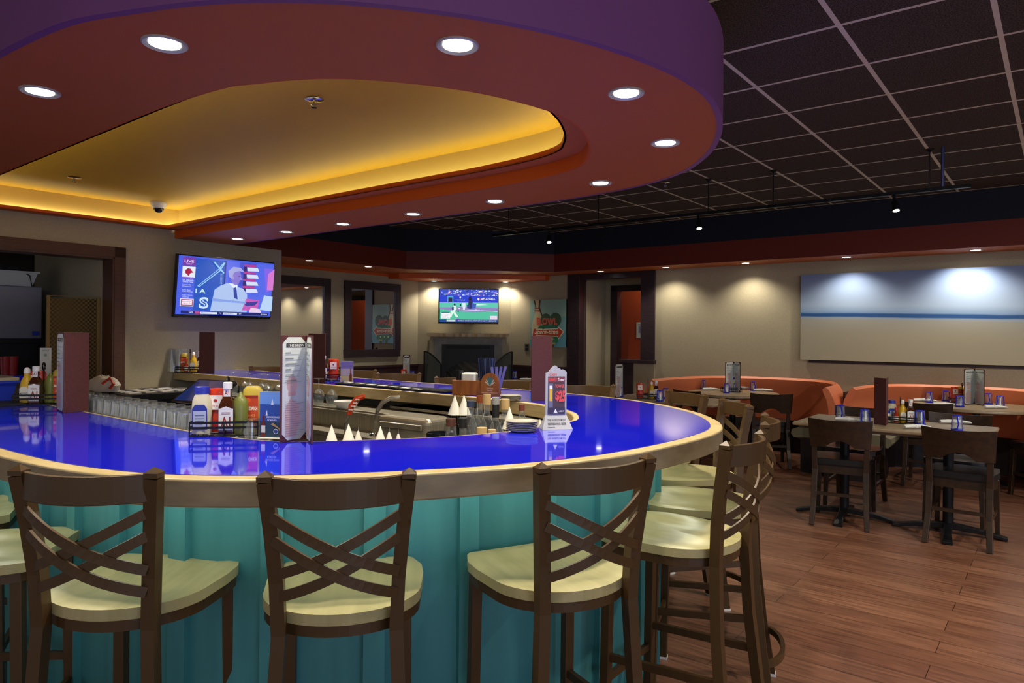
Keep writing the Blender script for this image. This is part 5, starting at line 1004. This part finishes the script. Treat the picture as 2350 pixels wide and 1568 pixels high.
rtable(-1.72, 10.15, .4, 'small table below the mirror, holding a menu and ketchup'); rtable(.1, 9.9, .45, 'small table right of the fireplace, holding a blue glass')
# booths
def booth(vc, av, name_label, u0=7.5, au=1.5, tilt=0.0, a0=0.0, a1=PI):
    t = thing('booth', name_label, 'booth'); t.rotation_euler = (0, 0, RZ); p_ = 2.7; path = []
    for i in range(37):
        a = a0+(a1-a0)*i/36; c, s = math.cos(a), math.sin(a)
        path.append((u0+au*abs(s)**(2/p_)+tilt*c, vc+av*math.copysign(abs(c)**(2/p_), c)))
    n_ = len(path)
    def sweep(prof, m, nm, sm=True):
        g = G(); vs = []; k = len(prof)
        for i in range(n_):
            a = path[max(i-1, 0)]; b2 = path[min(i+1, n_-1)]; tx, ty = b2[0]-a[0], b2[1]-a[1]; L_ = math.hypot(tx, ty); nx, ny = -ty/L_, tx/L_
            for d, z in prof: vs.append((path[i][0]+nx*d, path[i][1]+ny*d, z))
        fs = [(i*k+q, i*k+(q+1) % k, (i+1)*k+(q+1) % k, (i+1)*k+q) for i in range(n_-1) for q in range(k)]
        g.add(vs, fs, 0, sm); g.add(vs[:k]+vs[-k:], [tuple(range(k)), tuple(range(2*k-1, k-1, -1))]); return obj(nm, g, m, t)
    sweep([(.0, .40), (.13, .42), (.09, .6), (.05, .8), (.0, .9), (-.03, .925), (-.06, .9), (-.05, .86), (-.02, .8), (.0, .7)][::1], ORVIN, 'backrest')
    sweep([(.1, .36), (.55, .36), (.58, .40), (.57, .445), (.5, .475), (.3, .48), (.1, .47)], OLIVE, 'seat_cushion')
    sweep([(.0, 0), (.48, 0), (.48, .34), (.52, .36), (.0, .40)], mat('booth_base', '#1d1518', .5), 'base', False)
    return t
booth(2.85, .97, 'left orange leather booth curving around its round table', 7.52, 1.42, -.08)
booth(.79, .925, 'right orange leather booth below the seascape canvas', 7.75, 1.2, 0)
t = thing('booth_divider', 'dark plum divider post between the two orange booths', 'divider'); t.rotation_euler = (0, 0, RZ); g = G(); g.box(7.9, 9.05, 1.792, 1.81, 0, .86); g.box(8.5, 9.05, 1.79, 1.812, .86, .88); obj('panel', g, TRIM, t)
# place settings
def napkin():
    t = thing('rolled_napkin', 'x', 'napkin'); g = G(); g.tube([(-.11, 0, .016), (-.05, 0, .018), (.04, 0, .018), (.11, .005, .012)], [.02, .022, .02, .026], [.013, .016, .014, .008], seg=10); obj('cloth', g, PAPER, t)
    g = G(); g.tube([(-.02, 0, .018), (.0, 0, .018)], .0232, .0172, seg=12); obj('band', g, CAPW, t); return t
NK = Proto(napkin())
ZT = .7605
def tset(glasses, napkins, where, grp):
    for i, (px, py, extra) in enumerate(glasses): BG.put(spot(px, py, ZT), i*1.3, 'upside-down blue-rimmed tumbler '+extra+' '+where, 'blue-rimmed tumblers '+grp)
    for i, (px, py, a, extra) in enumerate(napkins): NK.put(spot(px, py, ZT), R_(a), 'white rolled napkin '+extra+' '+where, 'rolled napkins '+grp)
tset([(1929, 961, 'at the left end'), (1984, 972, 'left of the burgundy menu'), (2112, 975, 'right of the bottles'), (2196, 988, 'at the right end')], [(1952, 968, -30, 'by the left glass'), (2103, 984, 12, 'in front of the bottles'), (2192, 973, -10, 'behind the right glass')], 'on the middle dining table', 'on the middle dining table')
tset([(1614, 893, 'at the left'), (1667, 902, 'in front of the menu'), (1729, 897, 'right of the menu')], [(1632, 896, 5, 'at the left side'), (1710, 893, 0, 'behind the glasses'), (1752, 898, -10, 'at the right end')], 'on the first booth table', 'on the first booth table')
tset([(2133, 924, 'at the left'), (2170, 921, 'left of the ketchup'), (2203, 934, 'in front of the bottles'), (2268, 928, 'right of the menu'), (2294, 934, 'at the right')], [(2122, 922, -10, 'at the left'), (2170, 932, -20, 'in front'), (2285, 938, 3, 'at the right')], 'on the second booth table', 'on the second booth table')
tset([(1423, 911, 'by the standing menu'), (1514, 921, 'right of the mustard'), (1528, 915, 'at the back right')], [(1565, 927, 40, 'at the right end')], 'on the table beyond the bar end', 'on the table beyond the bar')
BG.put(spot(1181, 869, ZT), 0, 'blue-rimmed tumbler on the small table right of the fireplace', None); BG.put(spot(946, 869, ZT), 0, 'blue-rimmed tumbler on the small table under the mirror', None)
NK.put(spot(1210, 873, ZT), R_(0), 'white rolled napkin on the small table right of the fireplace', None)
menu([sp(2006, 973, ZT), sp(2033, 977, ZT), sp(2037, 972, ZT)], 'burgundy menu standing on the middle dining table', (), z=ZT)
menu([sp(1664, 901, ZT), sp(1683, 899, ZT), sp(1699, 901, ZT)], 'open menu with white pages on the first booth table', (0, 1), z=ZT, title='MENU')
menu([sp(2212, 929, ZT), sp(2236, 927, ZT), sp(2259, 932, ZT)], 'open menu with white pages on the second booth table', (0, 1), z=ZT, title='MENU')
menu([sp(1411, 913, ZT), sp(1429, 911, ZT)], 'narrow white menu on the table in front of the orange hallway', (0,), z=ZT)
menu([sp(924, 874, ZT), sp(941, 874, ZT)], 'small white menu on the table under the mirror', (0,), z=ZT)
BOT['k'].put(spot(928, 873.5, ZT)+Vector((.0, -.06, 0)), 0, 'ketchup bottle on the small table under the mirror')
caddy(2066, 971, ZT, R_(-30), [('j', -.09, .0), ('y', -.06, .04), ('h', -.03, -.03), ('m', .015, .0), ('a', .07, -.02)], 'on the middle dining table')
caddy(1678, 899, ZT, R_(-10), [('m', -.04, -.01), ('y', .05, .0), ('r', .0, .03)], 'on the first booth table')
caddy(2208, 925, ZT, R_(-20), [('k', -.07, .0), ('s', -.015, .03), ('m', .035, -.01), ('h', .09, .0)], 'on the second booth table')
caddy(1487, 915, ZT, R_(-10), [('k', -.085, .0), ('m', .035, -.02), ('a', .085, .02)], 'on the table beyond the bar end')
for o in list(bpy.data.objects):
    if o.get('label') == 'x': print('UNPLACED', o.name)
